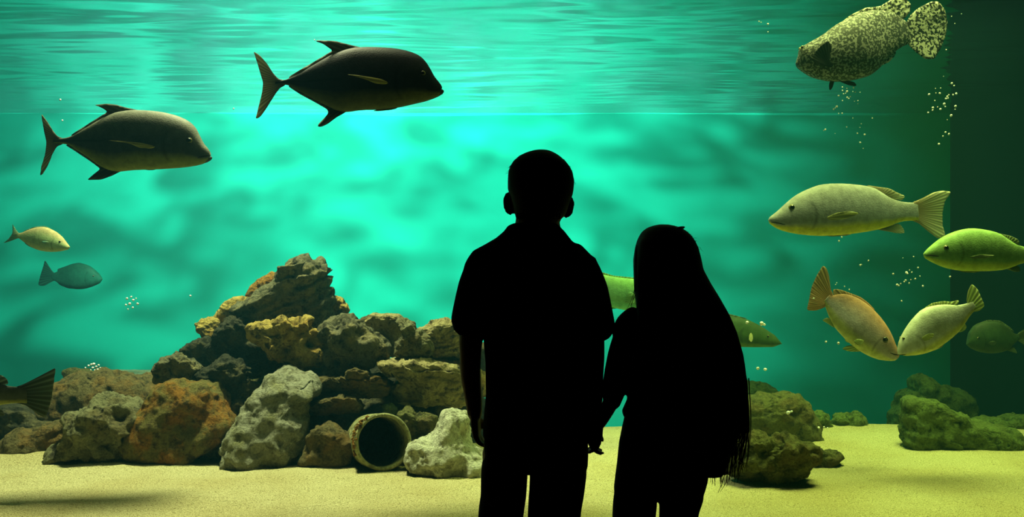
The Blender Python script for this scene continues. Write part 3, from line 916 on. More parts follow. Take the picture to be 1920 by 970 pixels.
fish('giant_trevally', 'grey heavy headed jack fish with a yellow side fin lower above the rock heap', 'fish', 4.05, J2, (1704, 578),
     [(1702,562),(1680,520),(1640,478),(1600,400),(1560,320),(1500,268),(1400,223),(1250,188),(1100,176),(1000,175),(880,190),(800,215),(680,277),(560,348),(450,412),(380,430),(290,430)],
     [(1700,612),(1680,640),(1600,672),(1450,695),(1200,712),(1050,714),(950,722),(870,733),(780,715),(700,675),(620,615),(520,550),(430,492),(380,478),(290,478)],
     (jack2_b, jack_f, yel),
     [('dorsal_fin', [(1080,182),(1030,170),(940,152),(850,125),(760,118),(655,130),(720,152),(780,190),(700,240),(580,315),(440,405),(470,420),(620,340),(800,245),(1000,200)], (1150, 300)),
      ('tail_fin', [(380,428),(330,415),(290,370),(240,290),(175,203),(185,270),(205,370),(228,460),(210,580),(180,680),(168,770),(188,765),(240,680),(280,570),(320,500),(380,482)], (400, 455), jack_t),
      ('anal_fin', [(920,715),(820,765),(720,802),(585,805),(640,760),(712,705),(620,635),(500,555),(395,488),(450,490),(560,560),(740,670)], (1000, 600)),
      ('pelvic_fin', [(1240,700),(1150,706),(1090,706),(1130,718),(1200,716)], (1250, 700))],
     eye=((1540, 462), 30), pect=([(850,468),(1000,478),(1130,488),(1285,520),(1220,537),(1120,532),(1040,495)], (1290, 522), 0.10),
     width=0.42, mouth=[(1702, 588), (1660, 598), (1610, 612)], jaw=([(1560,655),(1620,640),(1675,622),(1705,610),(1716,606)], (12,22,24,18,6)))

gro_b = body_mat('spotted_grouper_skin', (0.06, 0.06, 0.055), (0.045, 0.05, 0.05), (0.03, 0.04, 0.025), spots=(105.0, (0.29, 0.29, 0.28)), gill=0.20)  # darker belly is painted shade, the spots are its own pattern
gro_f = fin_mat('spotted_grouper_fin', (0.03, 0.03, 0.03), (0.03, 0.03, 0.03), 30, spots=(85.0, (0.50, 0.50, 0.42)), trans=0.25)
gro_d = fin_mat('dark_grouper_fin', (0.02, 0.02, 0.025), (0.03, 0.035, 0.035), 40, trans=0.1)
fish('grouper', 'thick spotted grouper with a round fan tail near the water surface', 'fish', 4.25, G, (106, 398),
     [(125,345),(132,300),(200,262),(280,217),(350,160),(450,105),(550,68),(650,62),(740,88),(780,122),(820,140)],
     [(118,425),(170,462),(230,492),(330,512),(430,510),(520,492),(580,472),(640,422),(700,350),(760,300),(830,268)],
     (gro_b, gro_f, gro_d),
     [('dorsal_fin', [(380,150),(450,95),(540,50),(640,38),(690,5),(740,-12),(800,-8),(830,30),(822,80),(790,117),(760,122),(700,110),(560,110),(450,140)], (560, 200)),
      ('tail_fin', [(795,150),(830,90),(880,48),(960,8),(1000,8),(1040,60),(1060,130),(1052,220),(1020,300),(975,372),(920,372),(860,330),(820,290),(795,255)], (740, 205)),
      ('anal_fin', [(740,310),(735,345),(690,392),(630,417),(606,402),(615,360),(680,320)], (640, 330)),
      ('pelvic_fin', [(325,500),(352,505),(338,555),(318,574),(313,540)], (335, 500), gro_d),
      ('pelvic_fin', [(375,508),(430,502),(485,518),(493,542),(440,536)], (370, 505), gro_d)],
     eye=((142, 302), 11), pect=([(275,278),(308,340),(318,410),(300,447),(240,432),(190,412),(166,390),(195,350),(230,310)], (290, 445), 0.08),
     width=0.52, bend=0.25)

sn_b = body_mat('olive_snapper_skin', (0.42, 0.43, 0.42), (0.40, 0.42, 0.52), (0.72, 0.70, 0.08), split=(0.26, 0.42), gill=0.30)
sn_f = fin_mat('olive_snapper_fin', (0.42, 0.30, 0.15), (0.85, 0.85, 0.62), 90, trans=0.5)
sn_p = fin_mat('pale_side_fin', (0.55, 0.55, 0.24), (0.58, 0.60, 0.30), 30, trans=0.3)
fish('snapper', 'long olive grey snapper with a yellow belly and forked tail', 'fish', 4.2, S, (78, 357),
     [(90,335),(150,288),(200,240),(270,180),(350,138),(450,100),(560,92),(700,98),(830,118),(900,160),(970,205),(1060,230),(1160,232)],
     [(92,385),(150,425),(260,455),(400,470),(500,471),(650,461),(850,431),(950,402),(1020,372),(1080,360),(1160,364)],
     (sn_b, sn_f, sn_p),
     [('dorsal_fin', [(780,105),(950,128),(1010,162),(1068,182),(1052,212),(990,215),(900,180),(800,130)], (840, 220)),
      ('tail_fin', [(1110,230),(1170,208),(1260,160),(1320,145),(1397,152),(1350,220),(1335,300),(1335,400),(1357,472),(1300,492),(1220,432),(1160,378),(1110,362)], (1040, 298)),
      ('anal_fin', [(860,425),(950,398),(1020,378),(1050,410),(1067,452),(1000,452),(940,438)], (880, 380)),
      ('pelvic_fin', [(478,455),(560,455),(690,456),(640,470),(520,476)], (460, 455))],
     eye=((235, 270), 25), pect=([(465,340),(540,308),(620,298),(692,313),(620,346),(540,362),(480,360)], (440, 345), 0.20),
     width=0.40, mouth=[(88, 372), (140, 380), (185, 392)])
sn2_b = body_mat('green_snapper_skin', (0.34, 0.56, 0.18), (0.28, 0.52, 0.16), (0.52, 0.66, 0.10), split=(0.26, 0.42), gill=0.30)
sn2_f = fin_mat('green_snapper_fin', (0.30, 0.40, 0.14), (0.40, 0.48, 0.24), 90, trans=0.4)
fish('snapper', 'plump green snapper cut off by the dark side, below the long snapper\'s tail', 'fish', 3.95, S, (1195, 600),
     [(1225,565),(1290,508),(1360,463),(1450,428),(1540,414),(1640,424),(1740,450),(1800,492),(1870,535),(1940,555),(2040,568)],
     [(1208,632),(1260,662),(1350,702),(1460,724),(1600,727),(1750,720),(1830,700),(1900,668),(2040,648)],
     (sn2_b, sn2_f, sn2_f),
     [('dorsal_fin', [(1700,445),(1820,468),(1880,498),(1888,538),(1840,535),(1760,490)], (1740, 580)),
      ('tail_fin', [(2000,566),(2060,535),(2200,470),(2240,475),(2190,600),(2230,740),(2190,745),(2070,690),(2000,650)], (1920, 608)),
      ('anal_fin', [(1790,708),(1850,685),(1888,686),(1895,730),(1850,730)], (1780, 660)),
      ('pelvic_fin', [(1440,715),(1520,722),(1610,728),(1560,738),(1470,732)], (1430, 715))],
     eye=((1335, 558), 22), pect=([(1480,622),(1560,604),(1662,610),(1600,632),(1520,637)], (1465, 622), 0.2),
     width=0.42, mouth=[(1203, 610), (1240, 612), (1285, 618)])
pk_b = body_mat('pinkish_emperor_skin', (0.62, 0.34, 0.20), (0.54, 0.48, 0.56), (0.66, 0.68, 0.30), split=(0.30, 0.45), gill=0.31)
pk_f = fin_mat('orange_tail', (0.85, 0.50, 0.26), (0.85, 0.62, 0.34), 80, trans=0.5)
pk_p = fin_mat('pale_green_fin', (0.70, 0.78, 0.34), (0.74, 0.80, 0.40), 40, trans=0.5)
fish('emperor_fish', 'pinkish orange fish diving head down with its mouth at the pale fish', 'fish', 4.15, D5, (942, 782),
     [(930,735),(912,690),(880,610),(840,540),(780,460),(700,382),(620,328),(540,298),(470,300),(425,312),(400,300)],
     [(922,818),(860,824),(760,810),(640,752),(560,690),(480,610),(430,550),(398,490),(375,425),(350,360),(345,340)],
     (pk_b, pk_f, pk_p),
     [('dorsal_fin', [(760,430),(700,365),(640,322),(560,292),(490,265),(430,258),(422,290),(440,318),(540,330),(680,400)], (640, 480)),
      ('tail_fin', [(435,322),(405,260),(395,160),(375,98),(345,73),(300,150),(260,240),(240,330),(218,427),(290,430),(365,402),(390,345)], (450, 400)),
      ('anal_fin', [(420,500),(390,478),(333,503),(380,527),(440,570)], (440, 500), pk_p),
      ('pelvic_fin', [(650,750),(560,752),(490,728),(530,703),(590,700)], (680, 700), pk_p)],
     eye=((805, 652), 30), pect=([(645,655),(620,690),(570,690),(545,660),(580,640)], (650, 650), 0.3),
     width=0.42, mouth=[(935, 775), (890, 768), (850, 755)])
pl_b = body_mat('pale_yellow_skin', (0.72, 0.74, 0.62), (0.74, 0.76, 0.84), (0.68, 0.70, 0.24), split=(0.30, 0.42), gill=0.28)
fish('emperor_fish', 'pale yellow fish tilted head down, touching mouths with the pinkish fish', 'fish', 4.02, D5, (932, 772),
     [(930,735),(945,660),(1000,560),(1060,480),(1130,412),(1220,384),(1320,380),(1400,388),(1480,372),(1515,358)],
     [(1000,783),(1100,776),(1200,746),(1290,692),(1380,622),(1440,560),(1490,478),(1530,432),(1555,408)],
     (pl_b, pk_p, pk_p),
     [('dorsal_fin', [(1100,440),(1200,368),(1300,353),(1350,362),(1412,343),(1400,385),(1300,400),(1180,420)], (1250, 500)),
      ('tail_fin', [(1480,380),(1468,360),(1485,270),(1513,216),(1560,260),(1590,340),(1612,392),(1570,432),(1510,442),(1500,410)], (1440, 470)),
      ('anal_fin', [(1400,600),(1450,520),(1478,560),(1462,582),(1410,602)], (1390, 560)),
      ('pelvic_fin', [(1160,758),(1230,708),(1295,690),(1280,712),(1230,738)], (1130, 760))],
     eye=((968, 645), 13), pect=([(1080,640),(1130,600),(1180,600),(1160,640),(1110,665)], (1060, 650), 0.25), width=0.42, mouth=[(935, 775), (960, 772), (985, 768)])
dk_b = body_mat('dark_olive_skin', (0.03, 0.05, 0.02), (0.035, 0.07, 0.025), (0.04, 0.07, 0.02), gill=0.30)
dk_f = fin_mat('dark_olive_fin', (0.08, 0.12, 0.05), (0.12, 0.17, 0.08), 60)
fish('damselfish', 'dim round dark olive fish in shadow beside the dark side wall', 'fish', 4.9, D5, (1468, 692),
     [(1490,600),(1540,532),(1640,508),(1740,520),(1800,568),(1840,608),(1885,618)],
     [(1500,722),(1560,752),(1660,767),(1740,757),(1800,735),(1850,680),(1885,655)],
     (dk_b, dk_f, dk_f),
     [('dorsal_fin', [(1560,530),(1640,500),(1740,508),(1810,560),(1850,600),(1800,600),(1700,560)], (1700, 640)),
      ('tail_fin', [(1860,615),(1900,585),(1940,560),(1925,640),(1940,710),(1890,680),(1860,658)], (1820, 638)),
      ('anal_fin', [(1720,760),(1780,740),(1870,767),(1850,720),(1820,700)], (1760, 700))],
     eye=((1540, 640), 12), pect=([(1600,680),(1640,655),(1680,670),(1650,700)], (1590, 680)), width=0.4)
lt_b = body_mat('light_green_skin', (0.52, 0.44, 0.20), (0.42, 0.60, 0.26), (0.55, 0.66, 0.26), split=(0.30, 0.6), gill=0.3)
lt_f = fin_mat('light_green_fin', (0.42, 0.52, 0.24), (0.20, 0.50, 0.36), 50, trans=0.5)
fish('bream', 'small pale yellow green fish with faint tail by the far wall', 'fish', 4.9, Z6, (797, 385),
     [(760,338),(700,258),(620,198),(520,155),(420,158),(330,185),(250,222),(190,232)],
     [(775,412),(680,437),(560,442),(430,422),(340,375),(270,328),(220,288),(185,278)],
     (lt_b, lt_f, lt_f),
     [('dorsal_fin', [(620,195),(520,145),(420,148),(330,172),(250,215),(330,215),(500,190)], (450, 300)),
      ('tail_fin', [(225,232),(195,210),(150,140),(135,108),(148,230),(90,300),(25,345),(110,322),(190,290),(225,280)], (280, 255)),
      ('anal_fin', [(430,415),(340,385),(270,338),(300,320),(400,380)], (420, 360))],
     eye=((700, 325), 14), pect=([(600,330),(540,310),(500,330),(545,355)], (610, 335)), width=0.4)
hz_b = body_mat('haze_tinted_skin', (0.015, 0.14, 0.07), (0.015, 0.15, 0.08), (0.015, 0.15, 0.08), gill=0.3)  # green tone paints water haze into the skin
hz_f = fin_mat('haze_tinted_fin', (0.015, 0.15, 0.08), (0.02, 0.16, 0.09), 50, trans=0.1)  # fins carry the same painted haze
fish('surgeonfish', 'dark hazy green oval fish below the small pale fish', 'fish', 7.2, Z6, (1168, 750),
     [(1130,690),(1060,625),(1000,588),(900,563),(820,583),(720,620),(650,665),(590,690)],
     [(1130,800),(1020,850),(900,870),(780,852),(680,805),(590,750)],
     (hz_b, hz_f, hz_f),
     [('dorsal_fin', [(1000,590),(900,560),(820,576),(720,612),(640,640),(680,680),(850,640)], (850, 720)),
      ('tail_fin', [(640,690),(600,670),(560,610),(508,528),(488,620),(428,822),(510,828),(560,792),(640,760)], (700, 720)),
      ('anal_fin', [(900,860),(780,858),(670,815),(640,770),(760,800)], (800, 780))],
     eye=((1080, 715), 10), width=0.36)
ed_b = body_mat('grey_edge_skin', (0.16, 0.19, 0.16), (0.22, 0.27, 0.20), (0.60, 0.64, 0.20), split=(0.26, 0.5), gill=0.3)
ed_f = fin_mat('grey_edge_fin', (0.14, 0.18, 0.15), (0.34, 0.40, 0.32), 60, trans=0.5)
fish('sea_bass', 'dark grey green fish with a broad fan tail leaving the view over the low rocks', 'fish', 3.72, K7, (-620, 270),
     [(-560,215),(-450,160),(-300,120),(-150,130),(-50,165),(0,188),(80,207),(160,200)],
     [(-560,320),(-450,370),(-300,395),(-150,370),(-50,330),(0,312),(90,300),(160,302)],
     (ed_b, ed_f, ed_f),
     [('dorsal_fin', [(-300,130),(-60,115),(-10,130),(35,148),(57,188),(30,196),(0,195),(-120,175)], (-200, 260)),
      ('tail_fin', [(90,207),(135,192),(200,160),(330,92),(316,180),(300,280),(268,388),(225,370),(150,312),(90,300)], (0, 252)),
      ('anal_fin', [(-200,375),(-60,330),(0,330),(30,370),(-60,400)], (-150, 320))],
     eye=((-540, 250), 16), pect=([(-400,290),(-330,260),(-270,280),(-330,320)], (-410, 290)), width=0.40)
gs_b = body_mat('bright_green_skin', (0.26, 0.60, 0.18), (0.24, 0.62, 0.24), (0.20, 0.66, 0.34), split=(0.3, 0.55), gill=0.3)
gs_f = fin_mat('bright_green_fin', (0.30, 0.60, 0.24), (0.28, 0.62, 0.24), 50)
fish('parrotfish', 'bright green fish half hidden between the boy\'s sleeve and the girl\'s hair', 'fish', 4.7, W6, (640, 520),
     [(600,470),(520,430),(400,405),(280,398),(160,386),(90,368),(0,370),(-90,410),(-150,440)],
     [(600,570),(520,600),(400,615),(280,600),(200,582),(100,560),(0,530),(-90,495),(-150,480)],
     (gs_b, gs_f, gs_f),
     [('dorsal_fin', [(400,405),(280,390),(160,378),(90,356),(20,352),(0,372),(160,400)], (150, 500)),
      ('tail_fin', [(-120,438),(-180,410),(-260,360),(-250,460),(-270,560),(-180,510),(-120,480)], (-60, 460)),
      ('anal_fin', [(200,575),(100,560),(0,528),(20,560),(100,590)], (100, 540))],
     eye=((560, 500), 14), pect=([(250,470),(300,500),(280,550),(220,540)], (310, 500)), width=0.42, yaw=0.2)
dj_b = body_mat('dim_wrasse_skin', (0.04, 0.08, 0.03), (0.06, 0.12, 0.03), (0.16, 0.26, 0.05), split=(0.2, 0.45), gill=0.34)
fish('wrasse', 'dim dark green fish with a pale belly emerging from behind the girl\'s hair', 'fish', 5.2, W6, (1185, 792),
     [(1140,740),(1060,685),(960,637),(860,620),(700,618),(560,640),(450,680),(400,700)],
     [(1130,812),(1000,814),(900,810),(760,815),(600,800),(450,770),(400,750)],
     (dj_b, dk_f, sn_p),
     [('dorsal_fin', [(980,640),(860,610),(700,606),(560,630),(600,660),(800,640)], (750, 720)),
      ('tail_fin', [(430,690),(380,670),(310,630),(320,720),(310,800),(380,780),(430,750)], (500, 725)),
      ('pelvic_fin', [(900,808),(850,812),(790,830),(840,835)], (910, 800))],
     eye=((1090, 745), 9), pect=([(985,715),(970,740),(968,775),(990,780),(998,740)], (990, 712), 0.3), width=0.42)

# ------------------------------------------------------------------ air bubbles
m_bub, nt, b = mat('bright_air_bubble', (0.98, 1.0, 1.0), 0.3, 0.8)


def bubble_mesh(k):
    bm = bmesh.new(); bmesh.ops.create_icosphere(bm, subdivisions=2, radius=1.0)
    for v in bm.verts:
        v.co *= 1 + 0.22 * noise.noise(v.co * 1.1 + Vector((k * 7.3, 0, 0)))
        v.co.z *= 0.85
    me = bpy.data.meshes.new('bubble'); bm.to_mesh(me); bm.free()
    me.materials.append(m_bub)
    me.polygons.foreach_set('use_smooth', [True] * len(me.polygons))
    return me

BM = [bubble_mesh(k) for k in range(5)]


def bubbles(pts, d, label, group, spread=0.12):
    rnd = random.Random(len(label))
    for k, (x, y, r) in enumerate(pts):
        dd = d + rnd.uniform(-spread, spread)
        o = bpy.data.objects.new('air_bubble', BM[rnd.randrange(5)])
        C.objects.link(o)
        o.location = P(x, y, dd)
        s = 0.8 * r * dd / F
        o.scale = (s, s, s)
        o.rotation_euler = (rnd.uniform(0, 1), rnd.uniform(0, 1), rnd.uniform(0, 6))
        tag(o, label, 'bubble', group)

g = lambda L: [(1460 + x / 3.346, y / 3.346, r / 3.346) for x, y, r in L]
bubbles(g([(400,547,5),(428,555,5),(400,569,6),(428,574,9),(407,590,5),(470,549,7),(465,575,4),(481,578,5),(511,580,4),(377,601,7),(430,612,7),(440,618,6),(450,606,5),
           (400,632,5),(476,636,4),(497,632,4),(497,650,4),(365,669,10),(345,686,6),(377,712,6),(398,712,6),(420,585,4),(355,678,5)]), 4.2,
        'small white air bubble in the swarm just under the spotted grouper', 'bubbles under the grouper')
bubbles(g([(465,741,4),(587,742,5),(518,777,4),(427,797,5),(292,814,8),(282,819,4),(509,800,4),(354,838,3),(494,837,6),(539,844,8),(512,895,7),(530,932,3)]), 4.3,
        'stray white air bubble well below the spotted grouper\'s swarm', 'stray bubbles below the grouper')
bubbles(g([(1086,523,9),(1101,538,6),(1034,479,3),(984,555,4),(1016,553,4),(943,593,9),(986,584,5),(1011,586,8),(1068,596,6),(1058,606,8),(1050,620,8),(1063,617,6),(1094,595,7),
           (1115,588,9),(980,631,4),(1039,653,10),(1045,670,6),(968,676,9),(966,692,7),(997,672,5),(1015,685,9),(938,707,7),(1109,667,10),(1107,687,5),(1082,726,11),(1058,752,4)]), 4.3,
        'bright air bubble in the swarm under the grouper\'s round tail', 'bubbles under the grouper\'s tail')
bubbles(g([(1047,830,8),(1068,842,8),(1031,855,6),(1005,904,9),(1051,312,5),(1105,148,4),(1085,102,4),(1147,87,4)]), 4.4,
        'stray air bubble in front of the dark corner of the tank', 'stray bubbles by the dark corner')
h = lambda L: [(1420 + x / 3.84, 320 + y / 3.84, r / 3.84) for x, y, r in L]
bubbles(h([(608,480,8),(588,507,9)]), 4.15, 'air bubble just under the belly of the long olive snapper', 'bubbles under the long snapper')
bubbles(h([(978,744,9),(1074,735,12),(1082,742,8),(1096,717,6),(1112,733,7),(1157,699,8),(1125,620,6),(1171,761,6),(1048,630,4),(1068,790,10),(1057,801,7),(1093,811,7),
           (1105,785,5),(1137,780,8),(1006,823,11),(1018,828,8),(1032,815,6),(1192,832,9),(742,681,10),(750,676,6),(800,649,8)]), 4.1,
        'bright air bubble in the swarm between the two snappers and the diving pair', 'bubbles above the diving pair')
q_ = lambda L: [(1460 + x / 4.174, 480 + y / 4.174, r / 4.174) for x, y, r in L]
bubbles(q_([(1342,164,10),(962,353,8),(274,334,9),(370,673,11),(468,684,12),(516,240,6),(553,264,7),(455,212,5),(445,225,5)]), 3.95,
        'single air bubble drifting around the diving pinkish and pale fish', 'bubbles around the diving pair')
bubbles([(238, 560, 3), (246, 557, 2.5), (250, 563, 3), (243, 570, 3.5), (236, 572, 2.5), (255, 560, 2), (258, 570, 3), (249, 577, 2.5), (240, 580, 2), (357, 555, 2.5)], 4.6,
        'faint green white bubble in open water at the rock heap\'s open side', 'bubbles beside the rock heap')
bubbles([(160, 690, 2), (166, 686, 2.5), (171, 684, 3), (176, 683, 3.5), (174, 690, 3), (180, 688, 3), (185, 685, 2.5), (183, 693, 2.5), (188, 690, 2), (178, 695, 3), (170, 694, 2)], 4.9,
        'tiny white bubble just above the broad low brown rock', 'bubbles above the low brown rock')
bubbles([(1401, 605, 4), (1428, 607, 5), (1433, 609, 3.5), (1421, 691, 4), (1435, 693, 4), (1478, 774, 5), (1484, 772, 3)], 4.4,
        'air bubble between the girl\'s hair and the large domed rock', 'bubbles beside the girl')
bubbles([(1535, 802, 3), (1545, 801, 2), (1552, 803, 2)], 4.8, 'tiny bubble in front of the narrow mossy rock', 'bubbles at the mossy rock')
bubbles([(1440, 45, 2.5), (1423, 40, 2), (1427, 42, 1.5), (1440, 60, 1.5)], 4.4, 'tiny bubble near the surface beside the spotted grouper\'s head', 'bubbles by the grouper head')
bubbles([(113, 187, 2.5), (117, 226, 2), (438, 204, 2), (590, 75, 1.5)], 4.4, 'tiny white speck of a bubble around the two jack fish', 'specks around the jack fish')
# ------------------------------------------------------------------ the two children
KD = 2.6         # how far from the lens they stand
ks = KD / F

m_skin, nt, b = mat('child_skin', (0.42, 0.27, 0.19), 0.6, 0.3)
m_polo, nt, b = mat('dark_polo_cloth', (0.02, 0.02, 0.03), 0.95, 0.05)
m_jean, nt, b = mat('dark_trouser_cloth', (0.015, 0.016, 0.022), 0.95, 0.05)
m_lace, nt, b = mat('dark_lace_blouse_cloth', (0.03, 0.02, 0.03), 0.95, 0.05)
m_hair1, nt, b = mat('short_dark_hair', (0.012, 0.009, 0.007), 0.75, 0.15)
m_hair2, nt, b = mat('long_dark_hair', (0.012, 0.009, 0.007), 0.75, 0.15)
m_clip, nt, b = mat('hair_clip_metal', (0.10, 0.03, 0.04), 0.4, 0.4)
m_shoe, nt, b = mat('shoe_cloth', (0.03, 0.03, 0.03), 0.9, 0.1)


def Q(px, py, dy=0.0):
    p = P(px, py, KD)
    p.y += dy
    return p


class Solid:
    """collects round forms; voxel remeshed into one continuous skin when it is linked"""
    def __init__(s): s.v, s.f = [], []

    def rings(s, rings, caps=True):
        n0 = len(s.v); m = len(rings[0])
        for r in rings: s.v += [tuple(p) for p in r]
        for i in range(len(rings) - 1):
            for k in range(m):
                a, b_ = n0 + i * m + k, n0 + i * m + (k + 1) % m
                s.f.append((a, b_, b_ + m, a + m))
        if caps:
            s.f.append(tuple(n0 + k for k in reversed(range(m))))
            s.f.append(tuple(n0 + (len(rings) - 1) * m + k for k in range(m)))

    def tube(s, pts, rad, flat=1.0, m=20):
        """round limb through pts with a radius at each; flat squashes it front to back; ends rounded"""
        pts = [Vector(p) for p in pts]; rad = list(rad)
        P_, R_ = [], []
        for i in range(len(pts) - 1):
            for j in range(6):
                t = j / 6
                p0, p1, p2, p3 = pts[max(i - 1, 0)], pts[i], pts[i + 1], pts[min(i + 2, len(pts) - 1)]
                P_.append(0.5 * ((2 * p1) + (p2 - p0) * t + (2 * p0 - 5 * p1 + 4 * p2 - p3) * t * t + (3 * p1 - p0 - 3 * p2 + p3) * t ** 3))
                R_.append(rad[i] * (1 - t) + rad[i + 1] * t)
        P_.append(pts[-1]); R_.append(rad[-1])
        d0 = (P_[0] - P_[1]).normalized(); d1 = (P_[-1] - P_[-2]).normalized()
        a, b_ = [], []
        for q in (1.0, 0.86, 0.5):
            a.append((P_[0] + d0 * R_[0] * q, R_[0] * math.sqrt(max(0.02, 1 - q * q))))
        for q in (0.5, 0.86, 1.0):
            b_.append((P_[-1] + d1 * R_[-1] * q, R_[-1] * math.sqrt(max(0.02, 1 - q * q))))
        seq = a + list(zip(P_, R_)) + b_
        rings = []
        for i, (p, r) in enumerate(seq):
            q0 = seq[max(i - 1, 0)][0]; q1 = seq[min(i + 1, len(seq) - 1)][0]
            dr = (q1 - q0).normalized()
            ref = Vector((0, 1, 0)) if abs(dr.y) < 0.9 else Vector((1, 0, 0))
            ax1 = dr.cross(ref).normalized(); ax2 = ax1.cross(dr).normalized()
            rings.append([p + ax1 * math.cos(2 * PI * k / m) * r + ax2 * math.sin(2 * PI * k / m) * r * flat for k in range(m)])
        s.rings(rings)

    def slices(s, rows, m=48, e=0.9):
        """rows of (photo y, photo x left, photo x right, half depth, forward shift): level ovals"""
        out = []
        for y, xl, xr, dp, sh in rows:
            c = Q((xl + xr) / 2, y, sh); rx = (xr - xl) / 2 * ks
            ring = []
            for k in range(m):
                a = 2 * PI * k / m
                ca, sa = math.cos(a), math.sin(a)
                ring.append(c + Vector((math.copysign(abs(ca) ** e, ca) * rx, math.copysign(abs(sa) ** e, sa) * dp, 0)))
            out.append(ring)
        s.rings(out)

    def ball(s, c, r, m=20):
        c = Vector(c); r = Vector(r) if not isinstance(r, (int, float)) else Vector((r, r, r))
        rings = []
        for i in range(m // 2 + 1):
            t = PI * (i + 0.02) / (m / 2 + 0.04)
            rings.append([c + Vector((math.cos(2 * PI * k / m) * math.sin(t) * r.x, math.sin(2 * PI * k / m) * math.sin(t) * r.y, math.cos(t) * r.z)) for k in range(m)])
        s.rings(rings)

    def link(s, name, m, parent, voxel=0.005, it=2):
        me = bpy.data.meshes.new(name)
        o_ = parent.location
        me.from_pydata([(x - o_.x, y - o_.y, z - o_.z) for x, y, z in s.v], [], s.f)
        bm = bmesh.new(); bm.from_mesh(me); bmesh.ops.recalc_face_normals(bm, faces=bm.faces); bm.to_mesh(me); bm.free()
        o = link(name, me, m, parent)
        r = o.modifiers.new('skin', 'REMESH'); r.mode = 'VOXEL'; r.voxel_size = voxel; r.use_smooth_shade = True
        q = o.modifiers.new('soften', 'SMOOTH'); q.iterations = it; q.factor = 0.5
        return o


def head(S_, cx, top, chin, halfw, ear=True):
    """skull, face turned away from the lens (+y), ears at mid height"""
    hgt = (chin - top) * ks
    c = Q(cx, (top + chin) / 2 - 4)
    rings = []
    M_ = 44
    for i in range(33):
        t = i / 32
        z = 0.5 - t                                  # 0.5 top, -0.5 chin
        wv = math.sqrt(max(0.0, 1 - (max(0, z + 0.02) / 0.54) ** 2.3)) if z > -0.02 else 1 - 0.42 * ((-0.02 - z) / 0.48) ** 1.7
        if t < 0.02: wv = 0.1
        front = wv * (1.0 if z > -0.1 else 1 - 0.10 * ((-0.1 - z) / 0.4))
        back = wv * (1.0 if z > -0.12 else max(0.35, 1 - 0.9 * ((-0.12 - z) / 0.4)))
        ring = []
        for k in range(M_):
            a = 2 * PI * k / M_
            ca, sa = math.cos(a), math.sin(a)
            x = ca * halfw * ks * wv
            y = sa * hgt * 0.46 * (front if sa > 0 else back)
            if sa > 0.2:                              # the face
                f = (sa - 0.2) / 0.8
                nose = math.exp(-((ca) / 0.13) ** 2) * math.exp(-((z + 0.10) / 0.10) ** 2) * 0.020
                brow = math.exp(-((z - 0.06) / 0.04) ** 2) * 0.004
                eye_ = -math.exp(-((abs(ca) - 0.36) / 0.16) ** 2) * math.exp(-((z - 0.0) / 0.05) ** 2) * 0.008
                lips = math.exp(-((ca) / 0.25) ** 2) * (math.exp(-((z + 0.255) / 0.022) ** 2) + math.exp(-((z + 0.31) / 0.022) ** 2)) * 0.006
                chin_ = math.exp(-((ca) / 0.3) ** 2) * math.exp(-((z + 0.43) / 0.05) ** 2) * 0.008
                y += f * (nose + brow + eye_ + lips + chin_)
            ring.append(c + Vector((x, y, z * hgt)))
        rings.append(ring)
    S_.rings(rings)
    return c, hgt


def hand(S_, wrist, direction, side, size=1.0, curl=0.5, flip=1):
    """palm, four fingers of different lengths bent at two knuckles, and a thumb from the side of the palm.
    direction: along the forearm; side: unit vector from little finger towards index finger"""
    d_ = Vector(direction).normalized(); sd_ = Vector(side).normalized()
    nrm = d_.cross(sd_).normalized() * flip                 # the way the fingers close
    w0 = Vector(wrist)
    pl = 0.068 * size
    for k in range(4):
        o_ = (k - 1.5) * 0.0155 * size
        S_.tube([w0 + sd_ * o_ * 0.6 - d_ * 0.008, w0 + d_ * pl * 0.5 + sd_ * o_ * 0.95, w0 + d_ * pl + sd_ * o_], [0.0115 * size, 0.012 * size, 0.0092 * size], 0.95, 12)
    L_ = [0.050, 0.058, 0.054, 0.042]                # little ... index
    L_ = [0.040, 0.053, 0.058, 0.050]
    for k in range(4):
        o_ = (k - 1.5) * 0.0160 * size
        p = w0 + d_ * pl + sd_ * o_
        a = 0.25 + curl * 0.35
        q = [p]
        for seg, fr in enumerate((0.45, 0.32, 0.23)):
            dirv = (d_ * math.cos(a) + nrm * math.sin(a) + sd_ * (k - 1.5) * 0.05).normalized()
            q.append(q[-1] + dirv * L_[k] * fr * size)
            a += curl * 0.75
        S_.tube(q, [0.0086 * size, 0.0080 * size, 0.0072 * size, 0.0058 * size], 1.0, 12)
    t0 = w0 + d_ * pl * 0.25 + sd_ * 0.020 * size
    t1 = t0 + (d_ * 0.6 + sd_ * 0.55 + nrm * 0.45).normalized() * 0.030 * size
    t2 = t1 + (d_ * 0.85 + sd_ * 0.10 + nrm * 0.5).normalized() * 0.024 * size
    t3 = t2 + (d_ * 0.9 - sd_ * 0.10 + nrm * 0.5).normalized() * 0.018 * size
    S_.tube([t0, t1, t2, t3], [0.0115 * size, 0.0098 * size, 0.0088 * size, 0.0066 * size], 1.0, 12)


